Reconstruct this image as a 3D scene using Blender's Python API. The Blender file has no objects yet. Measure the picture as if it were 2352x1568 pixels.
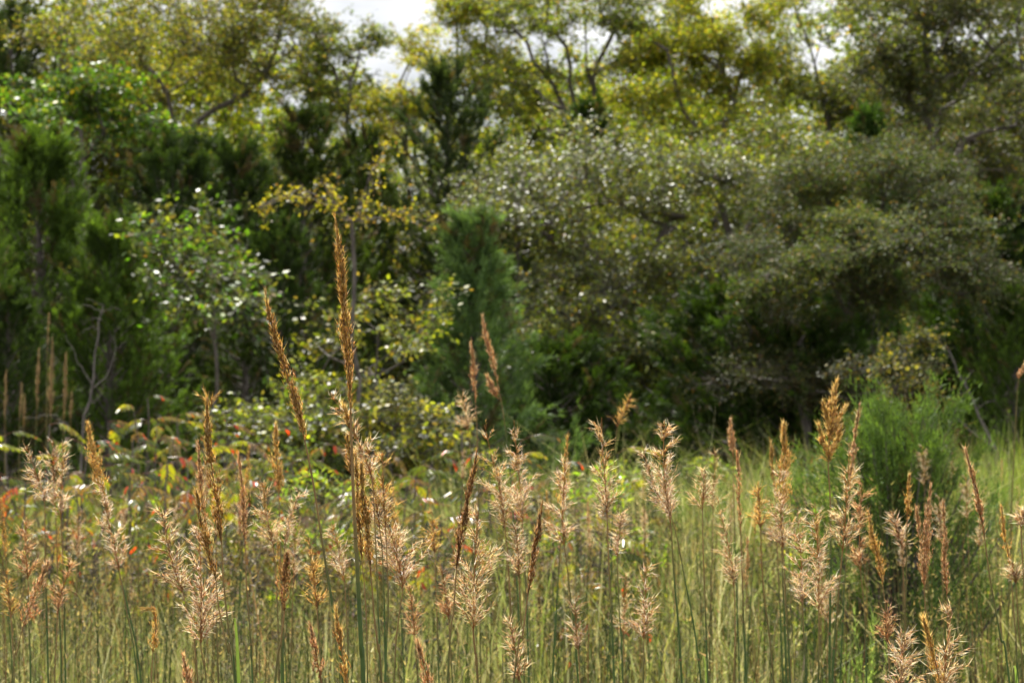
import bpy, math
import numpy as np

# ------------------------------------------------------------------ camera, sky, sun, exposure
S = bpy.context.scene
COL = S.collection
CAMZ = 1.6            # eye height (m)
LENS, SENS = 85.0, 36.0
FPX = LENS / SENS * 2352.0     # focal length in pixels of a 2352 wide picture
HOR = 880.0           # horizon row in that picture
cam_d = bpy.data.cameras.new('camera')
cam = bpy.data.objects.new('camera', cam_d); COL.objects.link(cam)
cam.location = (0, 0, CAMZ); cam.rotation_euler = (math.radians(90), 0, 0)
cam_d.lens = LENS; cam_d.sensor_width = SENS
cam_d.shift_y = (HOR - 784.0) / 2352.0
cam_d.clip_start = 0.05; cam_d.clip_end = 2000
cam_d.dof.use_dof = True; cam_d.dof.focus_distance = 3.6
cam_d.dof.aperture_fstop = 13.0; cam_d.dof.aperture_blades = 9
S.camera = cam

SUN_EL, SUN_AZ = 55.0, -16.0    # degrees; azimuth clockwise from the viewing direction (+Y)
w = bpy.data.worlds.new('World'); S.world = w; w.use_nodes = True
nt = w.node_tree; nt.nodes.clear()
wo = nt.nodes.new('ShaderNodeOutputWorld'); bg = nt.nodes.new('ShaderNodeBackground')
sky = nt.nodes.new('ShaderNodeTexSky'); sky.sky_type = 'NISHITA'; sky.sun_disc = False
sky.sun_elevation = math.radians(SUN_EL); sky.sun_rotation = math.radians(SUN_AZ)
sky.air_density = 1.0; sky.dust_density = 1.5
tc = nt.nodes.new('ShaderNodeTexCoord'); mp = nt.nodes.new('ShaderNodeMapping')
mp.inputs['Scale'].default_value = (1, 1, 2.2)
nz = nt.nodes.new('ShaderNodeTexNoise'); nz.inputs['Scale'].default_value = 2.6
nz.inputs['Detail'].default_value = 6; nz.inputs['Roughness'].default_value = 0.55
rp = nt.nodes.new('ShaderNodeValToRGB'); rp.color_ramp.elements[0].position = 0.28; rp.color_ramp.elements[1].position = 0.43
mx = nt.nodes.new('ShaderNodeMixRGB'); mx.inputs['Color2'].default_value = (20.5, 20.7, 21.2, 1)
nt.links.new(tc.outputs['Generated'], mp.inputs['Vector']); nt.links.new(mp.outputs['Vector'], nz.inputs['Vector'])
nt.links.new(nz.outputs['Fac'], rp.inputs['Fac']); nt.links.new(rp.outputs['Color'], mx.inputs['Fac'])
nt.links.new(sky.outputs['Color'], mx.inputs['Color1']); nt.links.new(mx.outputs['Color'], bg.inputs['Color'])
bg.inputs['Strength'].default_value = 0.032
nt.links.new(bg.outputs['Background'], wo.inputs['Surface'])

sd = bpy.data.lights.new('sun', 'SUN'); sd.energy = 5.0; sd.angle = math.radians(0.53); sd.color = (1.0, 0.95, 0.86)
sun = bpy.data.objects.new('sun', sd); COL.objects.link(sun)
sun.rotation_euler = (math.radians(-(90 - SUN_EL)), 0, math.radians(-SUN_AZ)); sun.location = (6, 20, 30)

S.view_settings.view_transform = 'Standard'; S.view_settings.look = 'None'
S.view_settings.exposure = 0.85; S.view_settings.gamma = 1.0
S.render.engine = 'CYCLES'
S.cycles.use_denoising = True
w.cycles.sampling_method = 'NONE'
S.cycles.adaptive_threshold = 0.02
S.cycles.max_bounces = 5; S.cycles.diffuse_bounces = 3; S.cycles.transmission_bounces = 2
S.cycles.glossy_bounces = 1; S.cycles.transparent_max_bounces = 4

# ------------------------------------------------------------------ helpers
def at(px, py, D):
    return np.array([(px - 1176.0) / FPX * D, D, CAMZ + (HOR - py) / FPX * D])
def nrm(a):
    return a / (np.linalg.norm(a, axis=-1, keepdims=True) + 1e-12)
def gz(x, y):
    """height of the ground"""
    return 0.05 * np.sin(x * 0.35 + 1.0) * np.sin(y * 0.22) + 0.02 * np.sin(x * 1.1 + y * 0.7)
def pal_pick(rng, n, pal):
    c = np.array([p[:3] for p in pal]); wt = np.array([p[3] for p in pal], float)
    k = rng.choice(len(pal), n, p=wt / wt.sum())
    v = rng.normal(0, 0.16, (n, 1))
    h = rng.normal(0, 0.06, (n, 3))
    return np.clip(c[k] * (1 + v + h), 0.004, 0.92)

class MB:
    def __init__(s):
        s.v = []; s.f = []; s.c = []; s.n = 0
    def add(s, V, F, C):
        F = np.asarray(F)
        C = np.broadcast_to(np.asarray(C, float), (len(F), 3))
        s.v.append(np.asarray(V, float)); s.f.append(F + s.n); s.c.append(C); s.n += len(V)
    def leaves(s, P, A, N, L, W, C, mid=0.45):
        n = len(P); A = nrm(A); B = nrm(np.cross(A, N))
        L = np.broadcast_to(L, n)[:, None]; W = np.broadcast_to(W, n)[:, None]
        V = np.stack([P, P + A * L * mid + B * W / 2, P + A * L, P + A * L * mid - B * W / 2], 1).reshape(-1, 3)
        s.add(V, np.arange(4 * n).reshape(n, 4), C)
    def folded(s, P, A, N, L, W, C, fold=0.25, droop=0.12):
        """leaflet of two halves folded along the midrib, rounded outline"""
        n = len(P); A = nrm(A); B = nrm(np.cross(A, N)); N = nrm(np.cross(B, A))
        L = np.broadcast_to(L, n)[:, None]; W = np.broadcast_to(W, n)[:, None]
        q = [P, P + A * L * .55 - N * L * droop * .2, P + A * L - N * L * droop]
        for sg in (1, -1):
            e1 = P + A * L * .28 + B * W / 2 * sg * .85 + N * W * fold
            e2 = P + A * L * .68 + B * W / 2 * sg * .8 + N * W * fold * .8 - N * L * droop * .3
            q += [e1, e2]
        V = np.stack(q, 1).reshape(-1, 3)
        i = np.arange(n)[:, None] * 7
        F = np.concatenate([i + [0, 3, 4, 1], i + [0, 1, 6, 5]], 0)
        T = np.concatenate([i + [1, 4, 2], i + [1, 2, 6]], 0)
        C = np.broadcast_to(C, (n, 3))
        s.v.append(V); s.f.append(F + s.n); s.c.append(np.concatenate([C, C])); s.f.append(T + s.n); s.c.append(np.concatenate([C, C])); s.n += len(V)
    def tris(s, P, A, L, W, C, rng):
        n = len(P); A = nrm(A); B = nrm(np.cross(A, rng.normal(size=(n, 3))))
        L = np.broadcast_to(L, n)[:, None]; W = np.broadcast_to(W, n)[:, None]
        V = np.stack([P + B * W / 2, P - B * W / 2, P + A * L], 1).reshape(-1, 3)
        s.add(V, np.arange(3 * n).reshape(n, 3), C)
    def spindles(s, P, A, L, W, C):
        n = len(P); A = nrm(A); U = nrm(np.cross(A, np.array([0.31, 0.9, 0.2]))); Vv = np.cross(A, U)
        L = np.broadcast_to(L, n)[:, None]; W = np.broadcast_to(W, n)[:, None]
        q = [P, P + A * L]
        for k in range(3):
            a = 2.0944 * k
            q.append(P + A * L * .4 + (U * math.cos(a) + Vv * math.sin(a)) * W / 2)
        V = np.stack(q, 1).reshape(-1, 3); i = np.arange(n)[:, None] * 5
        F = np.concatenate([i + [0, 2 + (k + 1) % 3, 2 + k] for k in range(3)] + [i + [1, 2 + k, 2 + (k + 1) % 3] for k in range(3)], 0)
        s.add(V, F, np.tile(np.broadcast_to(C, (n, 3)), (6, 1)))
    def segs(s, P0, P1, r0, r1, C, k=5):
        """separate tapered prisms between pairs of points"""
        n = len(P0); A = nrm(P1 - P0); ref = np.where(np.abs(A[:, 2:3]) > .9, [[1., 0, 0]], [[0, 0, 1.]])
        U = nrm(np.cross(A, ref)); Vv = np.cross(A, U)
        r0 = np.broadcast_to(r0, n)[:, None]; r1 = np.broadcast_to(r1, n)[:, None]
        q = []
        for P, r in ((P0, r0), (P1, r1)):
            for j in range(k):
                a = 2 * math.pi * j / k
                q.append(P + (U * math.cos(a) + Vv * math.sin(a)) * r)
        V = np.stack(q, 1).reshape(-1, 3); i = np.arange(n)[:, None] * 2 * k
        F = np.concatenate([i + [j, (j + 1) % k, k + (j + 1) % k, k + j] for j in range(k)], 0)
        s.add(V, F, np.tile(np.broadcast_to(C, (n, 3)), (k, 1)))
    def tube(s, pts, r, C, k=6):
        """one continuous tapered tube; C is (len(pts)-1, 3) or one colour"""
        pts = np.asarray(pts, float); n = len(pts); T = nrm(np.gradient(pts, axis=0))
        U = nrm(np.cross(T, np.array([0.05, 1.0, 0.1]))); Vv = np.cross(T, U)
        r = np.broadcast_to(r, n)[:, None]
        V = np.stack([pts + (U * math.cos(2 * math.pi * j / k) + Vv * math.sin(2 * math.pi * j / k)) * r for j in range(k)], 1).reshape(-1, 3)
        i = np.arange(n - 1)[:, None] * k
        F = np.concatenate([i + [j, (j + 1) % k, k + (j + 1) % k, k + j] for j in range(k)], 0)
        s.add(V, F, np.tile(np.broadcast_to(C, (n - 1, 3)), (k, 1)))
    def blade(s, pts, wd, C, side):
        """a long curved grass leaf: strip folded at its midrib"""
        pts = np.asarray(pts, float); n = len(pts); u = np.linspace(0, 1, n)
        ww = (wd * np.minimum(1, .55 + 2 * u) * np.clip(1 - u ** 2.2, .02, 1))[:, None] / 2
        T = nrm(np.gradient(pts, axis=0)); B = nrm(np.cross(T, np.cross(np.broadcast_to(side, (n, 3)), T))); N = np.cross(T, B)
        V = np.stack([pts - B * ww + N * ww * .5, pts, pts + B * ww + N * ww * .5], 1).reshape(-1, 3)
        i = np.arange(n - 1)[:, None] * 3
        s.add(V, np.concatenate([i + [0, 1, 4, 3], i + [1, 2, 5, 4]], 0), np.tile(np.broadcast_to(C, (n - 1, 3)), (2, 1)))
    def mesh(s, name, mat, smooth=False):
        V = np.concatenate(s.v); me = bpy.data.meshes.new(name)
        me.vertices.add(len(V)); me.vertices.foreach_set('co', V.astype(np.float32).ravel())
        tot = np.concatenate([np.full(len(f), f.shape[1]) for f in s.f])
        loops = np.concatenate([f.ravel() for f in s.f])
        me.loops.add(len(loops)); me.loops.foreach_set('vertex_index', loops.astype(np.int32))
        st = np.concatenate([[0], np.cumsum(tot)[:-1]])
        me.polygons.add(len(tot)); me.polygons.foreach_set('loop_start', st.astype(np.int32)); me.polygons.foreach_set('loop_total', tot.astype(np.int32))
        if smooth: me.polygons.foreach_set('use_smooth', np.ones(len(tot), bool))
        me.update(calc_edges=True)
        a = me.attributes.new('col', 'FLOAT_COLOR', 'FACE'); C = np.concatenate(s.c)
        a.data.foreach_set('color', np.concatenate([C, np.ones((len(C), 1))], 1).astype(np.float32).ravel())
        me.materials.append(mat)
        return me

def obj(name, me, parent=None):
    o = bpy.data.objects.new(name, me); COL.objects.link(o)
    if parent is not None: o.parent = parent
    return o
def tag(o, label, cat, group=None):
    o['label'] = label; o['category'] = cat
    if group: o['group'] = group
def root(name, loc, label, cat, group=None):
    o = bpy.data.objects.new(name, None); COL.objects.link(o); o.location = [float(v) for v in loc]
    o.empty_display_size = 0.1
    tag(o, label, cat, group); return o
def dup(r, loc, rz=0, sc=1, label=None, group=None):
    q = r.copy(); COL.objects.link(q); q.location = [float(v) for v in loc]; q.rotation_euler = (0, 0, rz)
    q.scale = (sc, sc, sc) if np.isscalar(sc) else sc
    if label: q['label'] = label
    if group: q['group'] = group
    for ch in r.children:
        c = ch.copy(); COL.objects.link(c); c.parent = q
        for g in ch.children:
            d = g.copy(); COL.objects.link(d); d.parent = c
    return q

# ------------------------------------------------------------------ materials
def leafmat(name, trans=.45, rough=.4, spec=.5, tint=(1.5, 1.55, .55), bump=0):
    m = bpy.data.materials.new(name); m.use_nodes = True; n = m.node_tree; n.nodes.clear()
    out = n.nodes.new('ShaderNodeOutputMaterial'); p = n.nodes.new('ShaderNodeBsdfPrincipled'); t = n.nodes.new('ShaderNodeBsdfTranslucent')
    a = n.nodes.new('ShaderNodeAttribute'); a.attribute_name = 'col'
    mu = n.nodes.new('ShaderNodeMixRGB'); mu.blend_type = 'MULTIPLY'; mu.inputs['Fac'].default_value = 1; mu.inputs['Color2'].default_value = (*tint, 1)
    ms = n.nodes.new('ShaderNodeMixShader'); ms.inputs['Fac'].default_value = trans
    # mottling: fine variation of the leaf's own colour
    g = n.nodes.new('ShaderNodeNewGeometry'); no = n.nodes.new('ShaderNodeTexNoise'); no.inputs['Scale'].default_value = 60
    mr = n.nodes.new('ShaderNodeMapRange'); mr.inputs['To Min'].default_value = .75; mr.inputs['To Max'].default_value = 1.25
    vm = n.nodes.new('ShaderNodeVectorMath'); vm.operation = 'SCALE'
    n.links.new(g.outputs['Position'], no.inputs['Vector']); n.links.new(no.outputs['Fac'], mr.inputs['Value'])
    n.links.new(a.outputs['Color'], vm.inputs[0]); n.links.new(mr.outputs['Result'], vm.inputs['Scale'])
    n.links.new(vm.outputs['Vector'], p.inputs['Base Color']); n.links.new(vm.outputs['Vector'], mu.inputs['Color1'])
    p.inputs['Roughness'].default_value = rough; p.inputs['Specular IOR Level'].default_value = spec
    n.links.new(mu.outputs['Color'], t.inputs['Color'])
    n.links.new(p.outputs['BSDF'], ms.inputs[1]); n.links.new(t.outputs['BSDF'], ms.inputs[2]); n.links.new(ms.outputs['Shader'], out.inputs['Surface'])
    return m
def barkmat(name, c0, c1):
    m = bpy.data.materials.new(name); m.use_nodes = True; n = m.node_tree
    p = n.nodes['Principled BSDF']; p.inputs['Roughness'].default_value = .85
    no = n.nodes.new('ShaderNodeTexNoise'); no.inputs['Scale'].default_value = 14; no.inputs['Detail'].default_value = 5
    tcx = n.nodes.new('ShaderNodeTexCoord'); mpx = n.nodes.new('ShaderNodeMapping'); mpx.inputs['Scale'].default_value = (3, 3, .6)
    r = n.nodes.new('ShaderNodeValToRGB'); r.color_ramp.elements[0].color = (*c0, 1); r.color_ramp.elements[1].color = (*c1, 1)
    r.color_ramp.elements[0].position = .3; r.color_ramp.elements[1].position = .7
    n.links.new(tcx.outputs['Object'], mpx.inputs['Vector']); n.links.new(mpx.outputs['Vector'], no.inputs['Vector'])
    n.links.new(no.outputs['Fac'], r.inputs['Fac']); n.links.new(r.outputs['Color'], p.inputs['Base Color'])
    b = n.nodes.new('ShaderNodeBump'); b.inputs['Strength'].default_value = .6; b.inputs['Distance'].default_value = .02
    n.links.new(no.outputs['Fac'], b.inputs['Height']); n.links.new(b.outputs['Normal'], p.inputs['Normal'])
    return m
M_LEAF = leafmat('leaf', .56, .46, .4, (1.75, 1.8, .55))
M_GLOSS = leafmat('glossy_leaf', .44, .42, .55, (1.75, 1.8, .6))
M_SHEEN = leafmat('waxy_leaf', .38, .46, .7, (1.8, 1.8, .6))
M_SUMAC = leafmat('sumac_leaflet', .45, .30, .6)
M_MATTE = leafmat('matte_leaf', .36, .55, .22)
M_CEDAR = leafmat('cedar_needles', .3, .6, .25, (1.5, 1.5, .5))
M_GRASS = leafmat('grass_blade', .52, .6, .2, (1.5, 1.5, .78))
M_STEM = leafmat('grass_stem', .12, .55, .28, (1.2, 1.2, .7))
M_SEED = leafmat('seed_chaff', .64, .5, .4, (1.35, 1.25, 1.0))
M_BARK = barkmat('grey_bark', (.055, .045, .04), (.16, .135, .115))
M_DEAD = barkmat('weathered_wood', (.07, .06, .055), (.19, .165, .15))
m = bpy.data.materials.new('soil_and_thatch'); m.use_nodes = True; n = m.node_tree; p = n.nodes['Principled BSDF']
p.inputs['Roughness'].default_value = .95
n1 = n.nodes.new('ShaderNodeTexNoise'); n1.inputs['Scale'].default_value = 2.5; n1.inputs['Detail'].default_value = 10
r1 = n.nodes.new('ShaderNodeValToRGB')
r1.color_ramp.elements[0].color = (.035, .03, .018, 1); r1.color_ramp.elements[1].color = (.12, .10, .055, 1)
tcg = n.nodes.new('ShaderNodeTexCoord'); n.links.new(tcg.outputs['Object'], n1.inputs['Vector'])
n.links.new(n1.outputs['Fac'], r1.inputs['Fac']); n.links.new(r1.outputs['Color'], p.inputs['Base Color'])
M_SOIL = m

# ------------------------------------------------------------------ ground
xs = np.concatenate([np.linspace(-600, -40, 15), np.linspace(-36, 36, 73), np.linspace(40, 600, 15)])
ys = np.concatenate([np.linspace(-300, -12, 10), np.linspace(-8, 64, 73), np.linspace(70, 900, 16)])
GX, GY = np.meshgrid(xs, ys, indexing='ij'); nx, ny = GX.shape
mb = MB(); V = np.stack([GX, GY, gz(GX, GY)], -1).reshape(-1, 3)
ii, jj = np.meshgrid(np.arange(nx - 1), np.arange(ny - 1), indexing='ij'); b0 = (ii * ny + jj).ravel()[:, None]
mb.add(V, b0 + [0, ny, ny + 1, 1], (.1, .1, .1))
g = obj('ground', mb.mesh('ground', M_SOIL, True)); g['kind'] = 'structure'; g['label'] = 'brown soil and thatch under the meadow grass'

WOOD = [(-250, 'past the picture edge'), (30, 'behind the very tall edge cedar'), (150, 'behind the bright large-leaved patch'), (290, 'behind the spreading grey limbs'), (430, 'behind the trunk of the grey-limbed tree'), (560, 'behind the slender light-tipped cedar'),
        (690, 'behind the cedar under the curved limb'), (800, 'behind the sapling'), (930, 'under the white sky gap'), (1050, 'behind the tall bluish cedar'), (1190, 'behind the hazy cedar'), (1330, 'behind the forked trunks'), (1450, 'behind the glinting bush'),
        (1560, 'beside the golden tree'), (1690, 'behind the golden bush'), (1790, 'before the thin crossing limbs'), (1910, 'under the narrow blue sky gap'), (2010, 'behind the bright cedar spire'), (2140, 'behind the thick dark trunk'), (2300, 'behind the broad dark cedar'), (2560, 'past the far picture edge')]
USED = set()
def near_to(pre, px, marks):
    for m_ in sorted(marks, key=lambda m_: abs(m_[0] - px)):
        if pre + m_[1] not in USED: break
    USED.add(pre + m_[1]); return pre + m_[1]
# ------------------------------------------------------------------ broad-leaved trees
def gen_tree(name, loc, label, cat, polys, env, pal, seed, leaf=(.05, .026), per=150, spread=.34, flat=.6,
             mat=None, bark=None, up=1.0, rtip=.005, group=None, step=.28, twiglen=(.10, .50), nleaf=14, shell=.55, kf=1.0, cs=8):
    """polys: limb polylines (local metres, first one starts at the base); env: (centre, radii, number of leaf clusters)"""
    rng = np.random.default_rng(seed)
    pos = []; par = []
    for pl in polys:
        pl = np.asarray(pl, float); d = np.concatenate([[0], np.cumsum(np.linalg.norm(np.diff(pl, axis=0), axis=1))])
        m_ = max(2, int(d[-1] / step) + 1); q = np.stack([np.interp(np.linspace(0, d[-1], m_), d, pl[:, k]) for k in range(3)], 1)
        q[1:-1] += rng.normal(0, .035, (m_ - 2, 3))
        if not pos: prev = -1; st = 0
        else:
            prev = int(np.argmin(np.linalg.norm(np.array(pos) - q[0], axis=1))); st = 1
        for k in range(st, m_):
            pos.append(q[k]); par.append(prev); prev = len(pos) - 1
    cl = []; clt = []; cpn = []
    for c, r, k in env:
        k = max(1, int(k * kf)); r = np.asarray(r); ns_ = max(4, k // cs); u = rng.normal(size=(ns_, 3)) * .58; ln_ = np.linalg.norm(u, axis=1, keepdims=True); u = np.where(ln_ > 1.25, u * 1.25 / ln_, u)
        sub = np.asarray(c) + u * r; j_ = rng.integers(0, ns_, k); sp_ = min(.30, .27 * float(r.mean()))
        clt.append((1 + rng.normal(0, .22, ns_))[j_])
        out_ = nrm(sub - np.asarray(c)); pn = nrm(np.array([0, 0, 1.0]) + out_ * rng.uniform(.0, .55, (ns_, 1)) + rng.normal(0, .22, (ns_, 3)))   # plate normals, tipped outwards
        d_ = rng.normal(size=(k, 3)) * sp_ * np.array([1.45, 1.45, 1.45]) * rng.uniform(.6, 1.25, ns_)[j_][:, None]; hn = np.sum(d_ * pn[j_], 1, keepdims=True); d_ = d_ - pn[j_] * hn * .78
        cl.append(sub[j_] + d_); cpn.append(pn[j_])
    cl = np.concatenate(cl)
    start = np.array(pos)
    order = np.argsort([np.min(np.linalg.norm(start - c, axis=1)) for c in cl])
    tips = []
    for c in cl[order]:
        P = np.array(pos); d = np.linalg.norm(P - c, axis=1); cost = d + .9 * np.maximum(0, P[:, 2] - c[2] + .1) + .25 * np.abs(P[:, 2] - c[2] + .4 * d)
        j = int(np.argmin(cost)); a = P[j]; L = d[j]; m_ = max(1, int(L / step))
        mid = (a + c) / 2 + np.array([0, 0, .12 * L]) + rng.normal(0, .08 * L, 3); prev = j
        for k in range(1, m_ + 1):
            t = k / m_; q = (1 - t) ** 2 * a + 2 * t * (1 - t) * mid + t * t * c
            pos.append(q); par.append(prev); prev = len(pos) - 1
        tips.append(prev)
    pos = np.array(pos); par = np.array(par); cnt = np.zeros(len(pos)); cnt[tips] += 1
    for k in range(len(pos) - 1, 0, -1):
        if par[k] >= 0: cnt[par[k]] += cnt[k]
    rad = rtip * np.maximum(cnt, .6) ** .46
    R_ = root(name, loc, label, cat, group)
    e = np.nonzero(par >= 0)[0]; big = rad[e] > rad.max() * .38
    bk = bark or M_BARK
    for nm, sel in (('trunk', e[big]), ('branches', e[~big])):
        b = MB(); b.segs(pos[par[sel]], pos[sel] + nrm(pos[sel] - pos[par[sel]]) * rad[sel][:, None] * .4, np.minimum(rad[par[sel]], rad[sel] * 1.35), rad[sel], (.1, .09, .08), 7 if nm == 'trunk' else 4)
        o = obj(nm, b.mesh(nm, bk, True), R_)
        if nm == 'branches': o['kind'] = 'stuff'
    # twigs and leaves around each cluster
    C = cl; k = len(C); ntw = max(2, per // nleaf)
    cc = np.repeat(C, ntw, 0); outw = np.repeat(nrm(C - np.average(pos, axis=0)), ntw, 0)
    td = nrm(rng.normal(size=(k * ntw, 3))); pn2 = np.repeat(np.concatenate(cpn), ntw, 0); td = td - pn2 * np.sum(td * pn2, 1, keepdims=True) * (1 - flat * .6); td = nrm(nrm(td) + outw * .35)
    tl = rng.uniform(*twiglen, (k * ntw, 1)) * spread / .34
    t0 = cc + rng.normal(0, .06, cc.shape) * spread / .34
    t1 = t0 + td * tl; t1[:, 2] -= .10 * tl[:, 0]
    b = MB(); b.segs(t0, t1, .0028, .0012, (.10, .08, .06), 3)
    u = rng.random((k * ntw, nleaf, 1)) ** .8
    P = (t0[:, None] + (t1 - t0)[:, None] * u + rng.normal(0, .022, (k * ntw, nleaf, 3))).reshape(-1, 3)
    A = (td[:, None] * .6 + rng.normal(size=(k * ntw, nleaf, 3)) * .7); A[..., 2] -= .25; A = A.reshape(-1, 3)
    N = rng.normal(size=(len(P), 3)) * .62 + np.repeat(pn2, nleaf, 0) * (.45 + up * .55)
    clv = np.repeat(np.concatenate(clt)[:, None] + rng.normal(0, .1, (k, 1)), ntw * nleaf, 0)
    Cc = np.clip(pal_pick(rng, len(P), pal) * clv, .004, .9)
    sc = rng.uniform(.65, 1.25, len(P))
    b.leaves(P, A, N, leaf[0] * sc, leaf[1] * sc, Cc)
    obj('crown', b.mesh('crown', mat or M_LEAF), R_)['kind'] = 'stuff'
    return R_

Y_GREEN = [(.19, .225, .03, 4), (.12, .165, .022, 4), (.29, .275, .03, 2.5), (.34, .21, .04, .5), (.07, .10, .025, 1.5)]
GOLDEN = [(.34, .30, .04, 4), (.25, .26, .035, 4), (.38, .24, .04, .8), (.15, .17, .03, 2)]
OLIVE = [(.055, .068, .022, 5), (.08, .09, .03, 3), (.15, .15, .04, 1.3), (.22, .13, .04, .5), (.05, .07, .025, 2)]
GREYGREEN = [(.075, .085, .04, 5), (.05, .065, .028, 4), (.14, .14, .035, 1.8), (.18, .12, .04, .7)]
BRIGHT = [(.10, .20, .02, 4), (.20, .25, .03, 2), (.06, .11, .02, 3), (.36, .26, .03, .5)]
BROWNY = [(.24, .19, .06, 3), (.16, .14, .05, 3), (.30, .24, .05, 2), (.10, .09, .05, 2), (.30, .15, .05, .6)]

def tree_px(name, label, cat, bx, D, polys, env, pal, seed, depth=1.0, group=None, skirt=0.0, **kw):
    """polylines and crown ellipses read off the photograph and set at the tree's real distance"""
    bxw = (bx - 1176.0) / FPX * D; base = np.array([bxw, D, float(gz(bxw, D))]); rng = np.random.default_rng(seed + 77)
    pls = []
    for i, pl in enumerate(polys):
        dy = 0 if i == 0 else rng.uniform(-.5, .5) * depth
        q = [at(px, py, D) - base for px, py in pl]
        if i == 0: q = [np.array([0, 0, -.06])] + q
        else:
            for k, v in enumerate(q): v[1] += dy * k / max(1, len(q) - 1)
        pls.append(q)
    ev = []
    for (cx, cy, rx, ry, k) in env:
        c = at(cx, cy, D) - base; s_ = D / FPX
        c[1] += rng.uniform(-.4, .4) * depth - skirt * (cy - min(e[1] for e in env)) / max(60., max(e[1] for e in env) - min(e[1] for e in env))
        ev.append((c, (rx * s_, max(rx, ry) * s_ * depth, ry * s_), k))
    return gen_tree(name, base, label, cat, pls, ev, pal, seed, group=group, **kw)

G_OAK = 'broad-leaved trees behind the meadow'
tree_px('spreading_tree', 'grey-limbed tree with thin yellowing leaves and a curved bare limb above the cedars', 'tree', 430, 34,
        [[(425, 700), (415, 320)], [(415, 310), (480, 258), (560, 228), (625, 150), (655, 60), (680, -60)], [(410, 310), (370, 200), (300, 100), (260, -60)],
         [(480, 258), (640, 232), (690, 215)], [(412, 320), (300, 215), (170, 165), (110, 110)], [(560, 225), (520, 120), (480, 20)]],
        [(400, 40, 260, 130, 150), (300, 150, 200, 90, 75), (560, 60, 130, 140, 60), (470, 200, 160, 40, 26), (620, 20, 90, 110, 40)], BROWNY[:3] + GOLDEN[:1] + GREYGREEN[:2] + Y_GREEN, 11, leaf=(.05, .028), per=100, rtip=.0036)
tree_px('shrub_tree', 'bright green large-leaved tree patch above the tallest cedar at the edge', 'tree', 190, 31,
        [[(195, 700), (185, 300)]], [(190, 240, 90, 75, 50), (110, 200, 80, 45, 24), (270, 300, 60, 50, 20)], BRIGHT, 12, leaf=(.07, .05), per=80, mat=M_GLOSS)
tree_px('airy_tree', 'slim airy tree with open crown beside the largest sky gap', 'tree', 800, 42,
        [[(805, 600), (800, 260), (815, 130), (850, 40)], [(800, 260), (760, 150), (740, 90)]],
        [(838, 115, 36, 55, 18), (780, 215, 80, 60, 46), (742, 95, 40, 60, 22), (700, 60, 40, 60, 18)], OLIVE + Y_GREEN, 13, leaf=(.06, .034), per=120)
tree_px('yellow_tree', 'low pale gold tree crown directly under the white sky gap', 'tree', 940, 45,
        [[(940, 600), (935, 260)]], [(930, 210, 90, 90, 70), (960, 130, 40, 50, 18), (880, 260, 80, 80, 50)], GOLDEN, 14, leaf=(.065, .036), per=120)
tree_px('yellow_tree', 'tall bright yellow-green tree just beyond the largest sky gap', 'tree', 1060, 41,
        [[(1070, 600), (1065, 250), (1050, 120), (1040, -30)], [(1065, 250), (1110, 130), (1120, 20)]],
        [(1055, 75, 42, 90, 40), (1095, 40, 45, 55, 20), (1090, 215, 110, 65, 64), (1150, 120, 40, 50, 8)], Y_GREEN + GOLDEN, 15, leaf=(.06, .034), per=120)
tree_px('forked_tree', 'tree with several dark forking trunks bare against yellow leaves', 'tree', 1335, 39,
        [[(1335, 700), (1335, 380), (1312, 280), (1308, 160), (1282, 60), (1270, -80)], [(1335, 380), (1362, 280), (1368, 180), (1400, 80), (1445, -60)],
         [(1312, 285), (1285, 215), (1235, 140), (1185, 70)], [(1362, 250), (1352, 130), (1340, 20)], [(1308, 160), (1320, 60), (1310, -40)]],
        [(1290, 10, 150, 80, 80), (1430, 40, 130, 110, 80), (1220, 150, 90, 90, 50), (1490, 110, 90, 110, 60), (1250, 230, 80, 60, 22)], Y_GREEN + OLIVE[:2], 16, leaf=(.055, .032), per=110, rtip=.0052)
tree_px('golden_tree', 'broad sunlit yellow-green tree between the forked trunks and the narrow sky gap', 'tree', 1640, 37,
        [[(1640, 800), (1650, 380), (1680, 230), (1640, 90), (1610, -40)], [(1650, 380), (1560, 250), (1530, 120)], [(1680, 230), (1740, 120), (1700, 20)]],
        [(1620, 110, 130, 130, 110), (1540, 240, 120, 90, 70), (1705, 230, 90, 90, 66), (1560, 60, 80, 80, 40), (1725, 60, 75, 75, 40)], Y_GREEN + GOLDEN, 17, kf=.8, cs=10, leaf=(.056, .032), per=130)
tree_px('airy_tree', 'thin tree with dark crossing limbs against the narrow blue sky gap', 'tree', 1890, 40,
        [[(1900, 800), (1905, 300), (1885, 180), (1840, 60), (1810, -40)], [(1905, 240), (1830, 215), (1790, 120)], [(1885, 130), (1900, 20)]],
        [(1820, 170, 80, 90, 50), (1800, 40, 70, 60, 24), (1880, 250, 90, 60, 40), (1960, 240, 60, 70, 30)], OLIVE + Y_GREEN, 18, leaf=(.056, .032), per=110)
tree_px('dark_oak', 'tall dark olive tree with a thick upright trunk filling the upper corner', 'tree', 2145, 32,
        [[(2148, 900), (2142, 300), (2128, 150), (2108, -80)], [(2142, 300), (2210, 200), (2290, 110)], [(2142, 270), (2060, 160), (2010, 70)], [(2128, 150), (2170, 40), (2200, -60)], [(2148, 420), (2220, 330), (2330, 290)]],
        [(2150, 60, 150, 120, 120), (2260, 140, 150, 140, 120), (2060, 150, 75, 95, 52), (2280, 360, 120, 110, 80), (2150, 230, 130, 80, 50)], OLIVE, 19, kf=.8, cs=10, leaf=(.046, .026), per=140, rtip=.0052)
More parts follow.
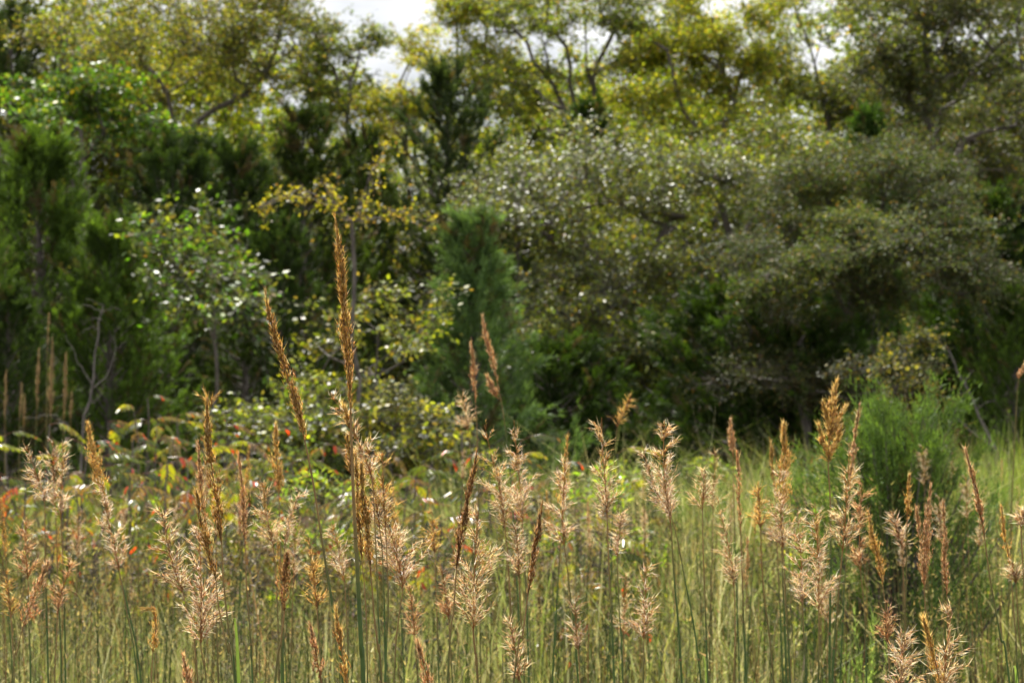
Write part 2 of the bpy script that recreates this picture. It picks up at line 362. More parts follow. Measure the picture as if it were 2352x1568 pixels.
tree_px('glinting_shrub', 'large bush with many white glinting leaves over a thin dark trunk', 'bush', 1400, 29,
        [[(1398, 960), (1392, 760), (1370, 620), (1330, 480)], [(1392, 760), (1480, 640), (1540, 500)], [(1370, 620), (1260, 560), (1200, 520)], [(1398, 800), (1500, 760), (1580, 720)]],
        [(1330, 380, 190, 110, 110), (1500, 440, 180, 110, 110), (1280, 560, 150, 100, 80), (1450, 640, 170, 110, 100), (1330, 790, 110, 90, 50), (1520, 820, 120, 80, 60), (1420, 890, 110, 50, 26)], GREYGREEN + Y_GREEN[:3], 20, skirt=1.9, kf=.75, cs=10, leaf=(.05, .03), per=120, mat=M_SHEEN, up=1.8)
tree_px('golden_shrub', 'sunny yellow-green bush in the middle of the thicket under the golden tree', 'bush', 1690, 32,
        [[(1690, 900), (1680, 600), (1650, 420)], [(1680, 600), (1760, 450)]],
        [(1620, 360, 170, 90, 100), (1760, 400, 150, 80, 80), (1660, 470, 180, 80, 80)], Y_GREEN + GREYGREEN[:2], 21, skirt=.8, kf=.8, cs=10, leaf=(.05, .032), per=120, mat=M_GLOSS, up=1.6)
tree_px('olive_shrub', 'wide grey-olive small-leaved tree drooping over a dark hollow', 'bush', 1960, 25,
        [[(1965, 980), (1960, 700), (1990, 540), (2040, 420)], [(1960, 700), (1850, 580), (1740, 540)], [(1990, 540), (2120, 480), (2200, 450)], [(1960, 640), (1920, 480), (1880, 400)]],
        [(1930, 430, 190, 70, 110), (2100, 440, 130, 60, 70), (1780, 560, 150, 80, 90), (2010, 560, 190, 70, 110), (1900, 640, 190, 50, 70), (2130, 640, 80, 70, 40), (2110, 370, 70, 70, 36)], [(.06, .088, .026, 5), (.085, .11, .034, 3), (.15, .15, .035, 2), (.19, .12, .04, .6)], 22, skirt=1.3, kf=.8, cs=11, leaf=(.034, .019), per=190, mat=M_MATTE, nleaf=18, rtip=.0028)
tree_px('olive_shrub', 'low dark olive bush beneath the dark hollow of the drooping tree', 'bush', 1850, 24,
        [[(1850, 1000), (1845, 860)]], [(1840, 840, 130, 90, 90), (1930, 920, 100, 60, 40)], OLIVE, 23, leaf=(.03, .017), per=150, mat=M_MATTE)
tree_px('plum_shrub', 'broad-leaved shrub with silvery shining leaves standing among the dark cedars', 'bush', 480, 22.5,
        [[(490, 1000), (500, 760), (470, 600), (430, 480)], [(500, 760), (560, 650), (580, 590)], [(490, 800), (420, 650), (360, 560)]],
        [(420, 530, 85, 55, 34), (500, 620, 100, 80, 60), (560, 690, 60, 60, 30), (400, 640, 60, 70, 26), (440, 490, 30, 30, 8)], GREYGREEN + BRIGHT[:2], 24, skirt=.9, kf=.55, rtip=.0022, leaf=(.075, .042), per=44, mat=M_GLOSS, up=2.2, spread=.28, nleaf=8)
# the slim sapling with its side branches
ARMS = []
for pl_, k_ in (([(816, 530), (850, 430), (882, 340)], 16), ([(805, 525), (775, 478), (690, 452), (600, 482)], 26), ([(772, 474), (735, 415)], 9), ([(824, 520), (890, 488), (950, 495), (985, 520)], 17), ([(690, 455), (640, 440)], 4), ([(610, 482), (600, 505)], 3)):
    pl_ = np.array(pl_, float); d_ = np.concatenate([[0], np.cumsum(np.linalg.norm(np.diff(pl_, axis=0), axis=1))])
    for t_ in np.linspace(.05, 1, k_): ARMS.append((np.interp(t_ * d_[-1], d_, pl_[:, 0]), np.interp(t_ * d_[-1], d_, pl_[:, 1]) - 3, 13, 12, 1))
tree_px('yellow_sapling', 'slim grey sapling with sparse yellow leaves and arms spread wide behind the tallest seed head', 'sapling', 800, 18,
        [[(806, 1100), (813, 900), (812, 640), (818, 530), (850, 430), (880, 345)], [(816, 548), (775, 478), (690, 452), (600, 480)], [(775, 478), (735, 415)],
         [(824, 520), (890, 488), (950, 495), (990, 525)], [(850, 430), (862, 370)], [(813, 700), (870, 650), (960, 690)], [(812, 760), (760, 790), (720, 830)], [(812, 720), (900, 760), (950, 820)]],
        ARMS,
        [(.28, .23, .03, 4), (.20, .20, .03, 3), (.24, .15, .05, 2), (.13, .10, .06, 1.5)], 25, leaf=(.034, .022), per=10, spread=.09, twiglen=(.08, .26), depth=.5, nleaf=6, rtip=.0021)
tree_px('yellow_leaved_shrub', 'bush of round shining yellow and green leaves around the sapling trunk', 'bush', 850, 18.6,
        [[(850, 1060), (860, 900), (870, 760)], [(860, 900), (760, 820)], [(860, 880), (930, 830)]],
        [(880, 720, 85, 75, 30), (750, 810, 75, 85, 30), (900, 840, 90, 80, 30), (970, 740, 60, 60, 12), (820, 910, 110, 40, 16)],
        [(.26, .27, .025, 4), (.14, .17, .03, 4), (.11, .12, .06, 3), (.28, .2, .05, 1)], 26, kf=.5, rtip=.0024, leaf=(.05, .036), per=32, spread=.2, depth=.6, mat=M_GLOSS, up=1.8, nleaf=8)
tree_px('low_shrub', 'low rounded shrub of small glinting leaves at the foot of the sapling', 'bush', 690, 17.5,
        [[(690, 1080), (695, 980)]], [(640, 970, 100, 45, 36), (740, 960, 100, 50, 40), (690, 1040, 150, 55, 44)], GREYGREEN + Y_GREEN[:3], 27, rtip=.0022, leaf=(.042, .026), per=70, spread=.18, depth=.8, mat=M_GLOSS, up=1.8, nleaf=8)
tree_px('low_shrub', 'low leafy shrub with shining leaves between the sapling and the feathery young cedar', 'bush', 900, 17,
        [[(900, 1080), (905, 980)]], [(880, 970, 90, 40, 30), (950, 970, 60, 40, 20), (900, 1040, 110, 50, 34)], GREYGREEN + GOLDEN[:2], 28, rtip=.0022, leaf=(.045, .028), per=60, spread=.18, depth=.8, mat=M_GLOSS, up=1.8, nleaf=8)
tree_px('grey_shrub', 'small grey-green shrub with yellow tips in front of the dark hollow', 'bush', 2060, 20,
        [[(2060, 1050), (2065, 920), (2075, 820), (2085, 760)], [(2065, 920), (2010, 840)]],
        [(2080, 800, 40, 50, 14), (2030, 860, 60, 55, 24), (2090, 900, 55, 70, 28), (2060, 980, 80, 60, 34)], GREYGREEN + [(.3, .24, .04, 2)], 29, leaf=(.034, .02), per=80, spread=.16, depth=.8, mat=M_MATTE, nleaf=8, rtip=.003)
# second and third row: copies of two plain trees fill the wood's depth
fill_a = gen_tree('woodland_tree', (0, 52, 0), 'pale yellow-green tree deep in the wood behind the front row', 'tree',
    [[(0, 0, -.1), (.1, 0, 2.2), (-.1, .1, 4.4), (.1, 0, 6.0)], [(0, 0, 2.4), (1.0, .2, 4.0), (1.5, .3, 5.2)], [(0, 0, 2.8), (-1.1, -.2, 4.4), (-1.4, 0, 5.4)]],
    [((0, 0, 5.2), (1.9, 1.7, 1.5), 120), ((.9, .2, 3.6), (1.3, 1.2, 1.2), 70), ((-1.0, 0, 3.4), (1.2, 1.2, 1.3), 70), ((0, -.3, 2.0), (1.7, 1.4, 1.2), 80)], Y_GREEN, 31, leaf=(.075, .044), per=110, group='trees deep in the wood')
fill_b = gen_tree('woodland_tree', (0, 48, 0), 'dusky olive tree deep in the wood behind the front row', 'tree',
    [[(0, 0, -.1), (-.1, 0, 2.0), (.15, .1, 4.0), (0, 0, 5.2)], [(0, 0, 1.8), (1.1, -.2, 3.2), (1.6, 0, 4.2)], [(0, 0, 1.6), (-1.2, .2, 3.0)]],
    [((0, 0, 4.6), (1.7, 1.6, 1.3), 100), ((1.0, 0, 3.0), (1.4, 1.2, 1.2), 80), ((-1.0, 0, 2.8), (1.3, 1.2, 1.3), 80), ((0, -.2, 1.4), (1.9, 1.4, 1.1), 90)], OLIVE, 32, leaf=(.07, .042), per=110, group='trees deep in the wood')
rng = np.random.default_rng(5)
first = {0: True, 1: True}
for k, (px, D, typ, sc) in enumerate([(60, 46, 1, 1.35), (330, 48, 1, 1.25), (560, 50, 0, 1.2), (760, 52, 1, .95), (900, 54, 0, .92), (1040, 52, 0, 1.0), (1200, 50, 0, 1.12),
        (1420, 52, 0, 1.15), (1560, 48, 0, 1.12), (1760, 50, 0, 1.1), (1930, 52, 0, .95), (2080, 48, 1, 1.3), (2300, 46, 1, 1.45), (-250, 46, 1, 1.4), (2560, 46, 1, 1.4), (130, 43, 1, 1.55), (330, 45, 0, 1.4), (600, 46, 0, 1.15), (-40, 41, 1, 1.5), (1530, 46, 0, 1.2), (1600, 44, 0, 1.2), (2270, 44, 0, 1.42), (2350, 42, 1, 1.6), (1400, 46, 0, 1.1), (200, 42, 0, 1.4), (1480, 43, 0, 1.22), (2230, 43, 1, 1.42), (1300, 44, 0, 1.2),
        (200, 40, 1, .9), (640, 40, 1, .85), (900, 40, 1, .8), (1180, 38, 1, .75), (1480, 42, 1, .85), (1780, 36, 1, .72), (2010, 37, 1, .8), (2260, 38, 1, .9), (30, 38, 1, .9), (430, 41, 1, .8)]):
    r = (fill_a, fill_b)[typ]; x = (px - 1176) / FPX * D; lb = near_to(('pale yellow-green', 'dusky olive')[typ] + (' tall' if sc > 1.15 else ' small' if sc < .93 else '') + ' woodland tree ', px, WOOD)
    if first[typ]:
        r.location = (x, D, 0); r.scale = (sc,) * 3; first[typ] = False; r['label'] = lb
    else: dup(r, (x, D, 0), rng.uniform(0, 6.28), sc, lb)

G_US = 'understorey bushes in the wood'
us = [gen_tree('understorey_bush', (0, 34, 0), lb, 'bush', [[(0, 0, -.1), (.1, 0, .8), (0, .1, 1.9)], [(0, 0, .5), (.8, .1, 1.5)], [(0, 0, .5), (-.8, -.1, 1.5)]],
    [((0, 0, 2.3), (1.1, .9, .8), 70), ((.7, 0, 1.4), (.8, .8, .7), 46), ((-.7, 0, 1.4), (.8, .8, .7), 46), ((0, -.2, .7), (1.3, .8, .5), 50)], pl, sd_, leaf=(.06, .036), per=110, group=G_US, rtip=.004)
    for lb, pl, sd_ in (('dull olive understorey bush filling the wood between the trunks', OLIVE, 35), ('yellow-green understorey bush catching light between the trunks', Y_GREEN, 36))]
fu = [True, True]
for k in range(34):
    D = (33.5, 37.5, 43.0)[k % 3]; px = -120 + k * 78 + rng.uniform(-40, 40); x = (px - 1176) / FPX * D; j = 0 if (px < 700 or px > 1850 or k % 3 == 0) else int(rng.random() < .65)
    sc = rng.uniform(1.05, 1.45) * D / 35
    lb = near_to(('dull olive', 'yellow-green')[j] + ' understorey bush ' + ('just ', 'deeper ', 'deepest ')[k % 3], px, WOOD)
    if fu[j]: us[j]['label'] = lb; us[j].location = (x, D, 0); us[j].scale = (sc,) * 3; fu[j] = False
    else: dup(us[j], (x, D, 0), rng.uniform(0, 6.28), sc, lb)

# ------------------------------------------------------------------ cedars
def gen_cedar(name, loc, label, H, Rm, seed, col=(.045, .10, .022), nb=92, npl=15, ntw=40, group=None, plume=.30, tw=(.03, .085), wid=.015, asc=.9, power=.6, low=.03):
    rng = np.random.default_rng(seed); R_ = root(name, loc, label, 'cedar', group)
    b = MB(); zz = np.linspace(-.08, H * .93, 14); pts = np.stack([rng.normal(0, .02, 14).cumsum() * .5, rng.normal(0, .02, 14).cumsum() * .5, zz], 1); pts[0, :2] = 0
    r0 = .018 * H + .02
    b.tube(pts, np.linspace(r0, .008, 14), (.1, .09, .08), 7); obj('trunk', b.mesh('trunk', M_BARK, True), R_)
    t = (np.arange(nb) + rng.random(nb)) / nb; t = low + (1 - low) * t; az = np.arange(nb) * 2.39996 + rng.normal(0, .3, nb)
    L = Rm * np.clip((1 - t), .0, 1) ** power * np.minimum(1, .75 + t * 3) * rng.uniform(.62, 1.25, nb) + .16
    z0 = t * H * .9
    el = np.radians(rng.uniform(10, 38, nb) + 30 * t) * asc
    d0 = np.stack([np.cos(az) * np.cos(el), np.sin(az) * np.cos(el), np.sin(el)], 1)
    cx = np.interp(z0, zz, pts[:, 0]); cy = np.interp(z0, zz, pts[:, 1])
    P0 = np.stack([cx, cy, z0], 1)
    def bp(u):  # point on each branch at u (nb, m)
        q = P0[:, None] + d0[:, None] * (L[:, None] * u)[..., None]
        q[..., 2] += .28 * (L[:, None]) * u ** 2.2; return q
    b = MB(); us = np.linspace(0, 1, 5)[None].repeat(nb, 0); Q = bp(us)
    rb = .006 + .010 * L
    for k in range(4): b.segs(Q[:, k], Q[:, k + 1], rb * (1 - .22 * k), rb * (1 - .22 * (k + 1)), (.1, .08, .07), 4)
    obj('branches', b.mesh('branches', M_BARK, True), R_)['kind'] = 'stuff'
    u = .22 + .78 * rng.random((nb, npl)) ** .75; B = bp(u)
    pd = d0[:, None] * .9 + rng.normal(size=(nb, npl, 3)) * np.array([.55, .55, .32]); pd[..., 2] += .42 * asc + .05; pd = nrm(pd)
    pl = plume * rng.uniform(.55, 1.25, (nb, npl)) * (1.0 - .35 * t[:, None])
    v = rng.random((nb, npl, ntw)) ** .85
    bend = rng.normal(size=(nb, npl, 1, 3)) * .12
    P = B[:, :, None] + pd[:, :, None] * (pl[:, :, None] * v)[..., None] + bend * (v ** 2 * pl[:, :, None])[..., None]
    P = P + rng.normal(0, .014, P.shape)
    A = pd[:, :, None] * 1.0 + rng.normal(size=P.shape) * .38; A[..., 2] += .1
    n = nb * npl * ntw
    c = np.asarray(col)[None] * np.array([.60, .50, .42]) * (1 + rng.normal(0, .2, (nb, npl, 1, 1))) * (1 + rng.normal(0, .14, (nb, npl, ntw, 1))) * np.array([1, 1, 1])
    c = c * (1 + .75 * np.clip((v[..., None] - .55) / .45, 0, 1) * np.array([1.15, 1, .7]))
    c = c * (1 + rng.normal(0, .22, (nb, 1, 1, 1)))
    brown = rng.random((nb, npl, 1, 1)) < np.where(rng.random((nb, 1, 1, 1)) < .12, .4, .03)
    c = np.where(brown, np.array([.10, .075, .035]), c)
    b = MB(); b.tris(P.reshape(-1, 3), A.reshape(-1, 3), rng.uniform(*tw, n), wid * rng.uniform(.7, 1.3, n), np.clip(c.reshape(-1, 3), .004, .5), rng)
    obj('crown', b.mesh('crown', M_CEDAR), R_)['kind'] = 'stuff'
    return R_
CEDARS = {}
def cedar_copy(src, px, py, D, rpx, label, rz):
    x = (px - 1176) / FPX * D; H = CAMZ + (HOR - py) / FPX * D; o, H0, R0 = CEDARS[src]; k = rpx / FPX * D / R0
    return dup(o, (x, D, float(gz(x, D))), rz, (k, k, H / H0), label, G_CED)
def cedar_px(px, py, D, rpx, label, seed, **kw):
    x = (px - 1176) / FPX * D; H = CAMZ + (HOR - py) / FPX * D
    o = gen_cedar('red_cedar', (x, D, float(gz(x, D))), label, H, rpx / FPX * D, seed, **kw); CEDARS[seed] = (o, H, rpx / FPX * D)
    return o
G_CED = 'cedars along the wood edge'
cedar_px(100, 265, 25, 350, 'large bushy bright green cedar at the edge behind the dead sapling', 41, plume=.38, power=.85, col=(.095, .205, .034), nb=105, group=G_CED)
cedar_px(400, 285, 28, 280, 'dark cedar directly behind the silvery broad-leaved shrub', 42, nb=105, group=G_CED)
cedar_px(690, 205, 31, 250, 'dark green cedar under the curved bare limb beside the sapling', 44, col=(.055, .11, .02), nb=105, group=G_CED)
cedar_px(1030, 100, 33, 290, 'tall bluish green cedar whose tip stands under the big sky gap', 46, col=(.06, .115, .04), nb=105, group=G_CED)
cedar_px(1112, 455, 20, 225, 'feathery light green young cedar in the middle, nearest of the cedars', 47, col=(.115, .24, .10), nb=100, npl=14, ntw=34, plume=.26, wid=.010, group=G_CED, power=1.15)
cedar_px(1345, 190, 36, 170, 'deep green cedar crown below the forked dark trunks', 48, col=(.04, .10, .02), group=G_CED)
cedar_px(1700, 660, 25, 250, 'deep green low cedar beneath the golden bush', 49, col=(.042, .10, .016), group=G_CED, power=.42, asc=.6)
cedar_px(1995, 215, 30, 130, 'narrow bright green cedar spire above the grey-olive drooping tree', 50, col=(.06, .15, .025), nb=100, asc=1.25, group=G_CED)
cedar_px(2290, 420, 26, 230, 'broad dark green cedar at the edge beside the drooping olive tree', 51, col=(.045, .11, .016), nb=105, group=G_CED)
cedar_px(20, -70, 36, 260, 'very tall dark cedar rising out of the picture at the edge', 53, col=(.04, .085, .02), nb=105, group=G_CED)

cedar_copy(42, 535, 290, 30, 230, 'slender cedar between the silvery shrub and the sapling, light tips', 2.1)
cedar_copy(44, 830, 260, 33, 170, 'dark cedar just behind the sapling top', 1.3)
cedar_copy(51, 2160, 640, 27, 160, 'low dark cedar filling the gap behind the small grey shrub', 2.4)
cedar_copy(41, -60, 420, 23, 190, 'cedar cut by the picture edge beside the large bushy cedar', 2.8)
cedar_copy(42, 640, 480, 26, 190, 'shadowed low cedar between the silvery shrub and the yellow bush', 4.0)
cedar_copy(46, 1190, 380, 30, 170, 'hazy green cedar behind the feathery young cedar', 1.9)
cedar_copy(49, 1500, 760, 30, 200, 'dark low cedar in the gloom under the glinting bush', 3.3)
cedar_copy(41, 250, 470, 24, 260, 'low dark cedar behind the dead sapling and beside the large bushy cedar', 5.0)
cedar_copy(44, 560, 600, 25, 210, 'low black-green cedar under the silvery shrub', .7)
cedar_copy(42, 20, 640, 22.5, 200, 'low cedar at the edge behind the dry tan stalks', 1.0)
cedar_copy(51, 2130, 760, 26, 200, 'low cedar in deep shade behind the pale broken branch', 3.9)
cedar_copy(49, 1290, 780, 26, 180, 'low cedar in deep shade beside the feathery young cedar', 1.7)
cedar_copy(49, 1860, 740, 24.5, 210, 'low green cedar under the drooping olive tree hollow', 2.2)
cedar_copy(41, 2330, 620, 24, 190, 'low green cedar cut by the edge beside the broken branch', 4.4)
# ------------------------------------------------------------------ dead wood
def limbs(name, loc, label, cat, polys, mat, seed):
    R_ = root(name, loc, label, cat); rng = np.random.default_rng(seed)
    for i, (pl, r0, r1) in enumerate(polys):
        pl = np.asarray(pl, float); d = np.linspace(0, 1, len(pl)); m_ = 12; q = np.stack([np.interp(np.linspace(0, 1, m_), d, pl[:, k]) for k in range(3)], 1)
        q[1:-1] += rng.normal(0, .008, (m_ - 2, 3)); b = MB(); b.tube(q, np.linspace(r0, r1, m_) * .62, (.2, .17, .15), 6)
        obj('trunk' if i == 0 else 'branch', b.mesh('branch', mat, True), R_)
    return R_
def loc_px(pl, D, base):
    return [at(x, y, D) - base for x, y in pl]
D = 19; x0 = (190 - 1176) / FPX * D; bs = np.array([x0, D, float(gz(x0, D))])
limbs('dead_sapling', bs, 'bare dead sapling with pinkish curled twigs in front of the large bushy cedar', 'dead tree',
      [([(0, 0, -.05)] + loc_px([(190, 960), (212, 880), (222, 800), (238, 700)], D, bs), .022, .007), (loc_px([(212, 885), (185, 840), (150, 770)], D, bs), .009, .003), (loc_px([(216, 890), (255, 850), (265, 790), (262, 770)], D, bs), .008, .003),
       (loc_px([(236, 720), (205, 702), (180, 706)], D, bs), .005, .002), (loc_px([(237, 715), (262, 705), (280, 712)], D, bs), .004, .002), (loc_px([(234, 735), (210, 728), (190, 745)], D, bs), .004, .002),
       (loc_px([(238, 704), (215, 690), (195, 688)], D, bs), .004, .002), (loc_px([(232, 760), (208, 750), (185, 765)], D, bs), .004, .002), (loc_px([(200, 930), (230, 910), (240, 880)], D, bs), .007, .003), (loc_px([(170, 990), (120, 950), (60, 960)], D, bs), .008, .003)], M_DEAD, 61)
D = 22; x0 = (2300 - 1176) / FPX * D; bs = np.array([x0, D, float(gz(x0, D))])
limbs('dead_branch', bs, 'pale bare broken branch leaning at the wood edge under the broad dark cedar', 'dead branch',
      [([(0, 0, -.05)] + loc_px([(2292, 1040), (2255, 975), (2215, 880), (2170, 790)], D, bs), .03, .008), (loc_px([(2290, 1035), (2230, 990), (2170, 930)], D, bs), .016, .005), (loc_px([(2215, 880), (2235, 850)], D, bs), .008, .003), (loc_px([(2190, 830), (2172, 812), (2150, 808)], D, bs), .005, .002), (loc_px([(2240, 945), (2262, 925), (2285, 922)], D, bs), .006, .002), (loc_px([(2200, 955), (2180, 965), (2160, 960)], D, bs), .005, .002), (loc_px([(2228, 905), (2212, 900), (2200, 908)], D, bs), .004, .002)], M_DEAD, 62)

# ------------------------------------------------------------------ meadow grass
def field_noise(x, y, s=1.0):
    return (np.sin(x * 1.3 * s + 2 * np.sin(y * .7 * s)) + np.sin(y * 1.7 * s + 1.5 * np.sin(x * .9 * s + 1)) + np.sin((x + y) * 2.3 * s)) / 3
def grass(name, n, ylim, hfun, pal_fun, wid, seed, lean=.22, label='', margin=.8, xf=None, tuft=26):
    rng = np.random.default_rng(seed)
    y = np.sqrt(rng.uniform(ylim[0] ** 2, ylim[1] ** 2, n)); x = rng.uniform(-1, 1, n) * (y * .235 + margin)
    if xf is not None: x = xf(rng, y, n)
    nt_ = n // tuft; src = rng.integers(0, nt_, n); use = rng.random(n) < .8; off = rng.normal(0, .055, (n, 2))
    src = np.where(use, src, np.arange(n)); off[~use] = 0
    x = x[src] + off[:, 0]; y = y[src] + off[:, 1]
    th = rng.uniform(.6, 1.25, n)[src]; h = hfun(rng, x, y, n) * th; L = rng.normal(0, 1, (n, 2)) * (h * np.where(rng.random(n) < .45, lean * 2.6, lean))[:, None] + off * 2.2 + rng.normal(0, .12, (n, 2))[src] * h[:, None]
    z = gz(x, y) - .02
    a = rng.uniform(0, 6.283, n); ws = wid * rng.uniform(.6, 1.4, n) * np.interp(y, [8, 20], [1, 1.9])
    s_ = np.stack([np.cos(a), np.sin(a), 0 * a], 1) * ws[:, None] / 2
    P0 = np.stack([x, y, z], 1); P1 = P0 + np.stack([L[:, 0] * .3, L[:, 1] * .3, h * .55], 1); P2 = P0 + np.stack([L[:, 0], L[:, 1], h * rng.uniform(.9, 1, n)], 1)
    V = np.stack([P0 - s_, P0 + s_, P1 + s_ * .8, P1 - s_ * .8, P2], 1).reshape(-1, 3); i = np.arange(n)[:, None] * 5
    C = pal_fun(rng, x, y, n)
    tc_ = pal_fun(rng, x, y, n)[src]; C = np.where(use[:, None], C * .35 + tc_ * .65 * (1 + rng.normal(0, .2, (n, 1))[src]), C); C = np.clip(C, .01, .8)
    b = MB(); b.v.append(V); b.f += [i + [0, 1, 2, 3], i + [3, 2, 4]]; b.c += [C, C]; b.n = len(V)
    o = obj(name, b.mesh(name, M_GRASS)); o['kind'] = 'stuff'; o['label'] = label; o['category'] = 'grass'
    return o
P_MEADOW = [(.21, .22, .09, 4), (.15, .175, .065, 3.2), (.33, .31, .21, 3), (.43, .39, .29, 2.2), (.26, .23, .17, 2.4), (.26, .17, .10, .8), (.09, .11, .05, 1.4)]
P_GREEN = [(.15, .215, .05, 4), (.20, .25, .07, 3), (.10, .16, .035, 2), (.30, .29, .12, 1.4)]
def pf(rng, x, y, n):
    f = np.clip(.10 + .25 * field_noise(x, y, .8) + .02 * (y - 10) + .05 * x, 0, 1)[:, None]
    k = rng.random((n, 1)) < f
    return np.where(k, pal_pick(rng, n, P_GREEN), pal_pick(rng, n, P_MEADOW))
def hf(rng, x, y, n):
    base = np.interp(y, [3, 6, 8, 14, 18, 21, 26, 32], [.55, .66, .80, .95, .95, .66, .4, .25])
    px = 1176 + x / y * FPX
    clear = np.clip(np.hypot((px - 2060) / 330, (y - 8.6) / 1.6), .5, 1)
    low = clear * np.where((px < 1020) & (y > 8.5), np.interp(y, [8.5, 10, 17, 19], [1, .66, .60, .9]), 1)
    return base * low * (1 + .20 * field_noise(x, y, 1.6) + .16 * field_noise(x + 3, y, .5)) * rng.uniform(.45, 1.2, n)
grass('meadow_grass', 115000, (4.2, 29), hf, pf, .0058, 71, lean=.2, label='dense green and tan meadow grass covering the field')
def culms(name, n, seed, label):
    """thin upright flowering stems with small chaffy flecks"""
    rng = np.random.default_rng(seed); y = rng.uniform(4.8, 16, n); x = rng.uniform(-1, 1, n) * (y * .235 + .4); h = np.interp(y, [4.8, 8, 16], [.95, 1.08, 1.0]) * rng.uniform(.7, 1.12, n)
    px = 1176 + x / y * FPX; h = np.where((px < 1020) & (y > 9), h * .8, h)
    P0 = np.stack([x, y, gz(x, y) - .02], 1); ln_ = rng.normal(0, .07, (n, 2)) * h[:, None]
    P1 = P0 + np.stack([ln_[:, 0] * .4, ln_[:, 1] * .4, h * .5], 1); P2 = P0 + np.stack([ln_[:, 0], ln_[:, 1], h], 1)
    C = pal_pick(rng, n, [(.08, .12, .045, 4), (.14, .17, .06, 2), (.30, .22, .11, 2), (.20, .12, .07, 1), (.16, .14, .11, 1)])
    b = MB(); b.segs(P0, P1, .0018, .0015, C, 3); b.segs(P1, P2, .0015, .0007, C, 3)
    m_ = 13; u = rng.uniform(.35, 1.0, (n, m_, 1)); Q = P1[:, None] + (P2 - P1)[:, None] * u + rng.normal(0, .014, (n, m_, 3))
    A = rng.normal(size=(n, m_, 3)) * .7; A[..., 2] += .8
    fc = np.repeat(pal_pick(rng, n, [(.34, .25, .13, 4), (.22, .21, .09, 3), (.44, .36, .24, 1.4), (.14, .14, .06, 2.5), (.6, .58, .5, .2)]), m_, 0)
    b.tris(Q.reshape(-1, 3), A.reshape(-1, 3), rng.uniform(.008, .022, n * m_), rng.uniform(.002, .005, n * m_), fc, rng)
    o = obj(name, b.mesh(name, M_GRASS)); o['kind'] = 'stuff'; o['label'] = label; o['category'] = 'grass'
culms('meadow_stems', 3600, 73, 'fine upright flowering stems with chaffy flecks throughout the meadow')
def hf2(rng, x, y, n): return np.interp(y, [14, 18, 24], [.95, 1.12, 1.15]) * rng.uniform(.6, 1.12, n)
grass('tall_green_grass', 12000, (12.5, 19), hf2, lambda r, x, y, n: pal_pick(r, n, P_GREEN + [(.30, .28, .08, 2), (.22, .18, .10, 1.5)]), .006, 72, lean=.26, tuft=80, label='taller bright green grass fringe before the dark cedars',
      xf=lambda r, y, n: (np.clip(r.beta(1.6, 1.1, n), 0, 1) * 800 + 1620 - 1176) / FPX * y)

# ------------------------------------------------------------------ sumac thicket
def compound_leaf(seed, pal):
    rng = np.random.default_rng(seed); b = MB(); npair = 7; L = rng.uniform(.24, .32); u = np.linspace(0, 1, 10)
    pts = np.stack([L * u * (1 - .12 * u), .02 * rng.normal() * u ** 2, .05 * u - .20 * L / .28 * u ** 2 * rng.uniform(.5, 1.1)], 1)
    b.tube(pts, np.linspace(.0022, .0009, 10), (.20, .07, .05), 4)
    tp = np.linspace(.28, .95, npair); base = np.stack([np.interp(tp, u, pts[:, k]) for k in range(3)], 1)
    T = nrm(np.stack([np.interp(tp, u, np.gradient(pts[:, k])) for k in range(3)], 1))
    c0 = pal_pick(rng, 1, pal)[0]
    for sg in (1, -1):
        A = T * .55 + np.array([0, sg, 0]) * .8; A[:, 2] -= rng.uniform(.45, 1.1, npair)
        N = np.tile([0., 0, 1.], (npair, 1)) + rng.normal(0, .22, (npair, 3))
        ll = .082 * np.sin(np.pi * (.22 + .6 * tp)) * rng.uniform(.85, 1.15, npair)
        C = c0 * .4 + .6 * pal_pick(rng, npair, pal); C = np.where(rng.random((npair, 1)) < .07, pal_pick(rng, npair, [(.5, .06, .02, 2), (.42, .16, .02, 2)]), C)
        b.folded(base, A, N, ll, ll * .32, C)
    b.folded(pts[-1:], T[-1:], np.array([[0, 0, 1.]]), .07, .023, c0[None])
    return b.mesh('leaf', M_SUMAC, False)
S_GREEN = [(.09, .12, .035, 3), (.14, .165, .03, 3), (.07, .085, .04, 2.5)]
S_YEL = [(.30, .28, .025, 4), (.22, .24, .03, 3), (.36, .22, .03, 1)]
S_RED = [(.50, .055, .02, 3), (.42, .14, .02, 2), (.20, .03, .03, 1.5)]
S_BRN = [(.18, .11, .07, 3), (.24, .17, .08, 2), (.16, .16, .05, 2)]
LEAFV = [[compound_leaf(300 + 10 * a + k, p_) for k in range(4)] for a, p_ in enumerate((S_GREEN, S_YEL, S_RED, S_BRN))]
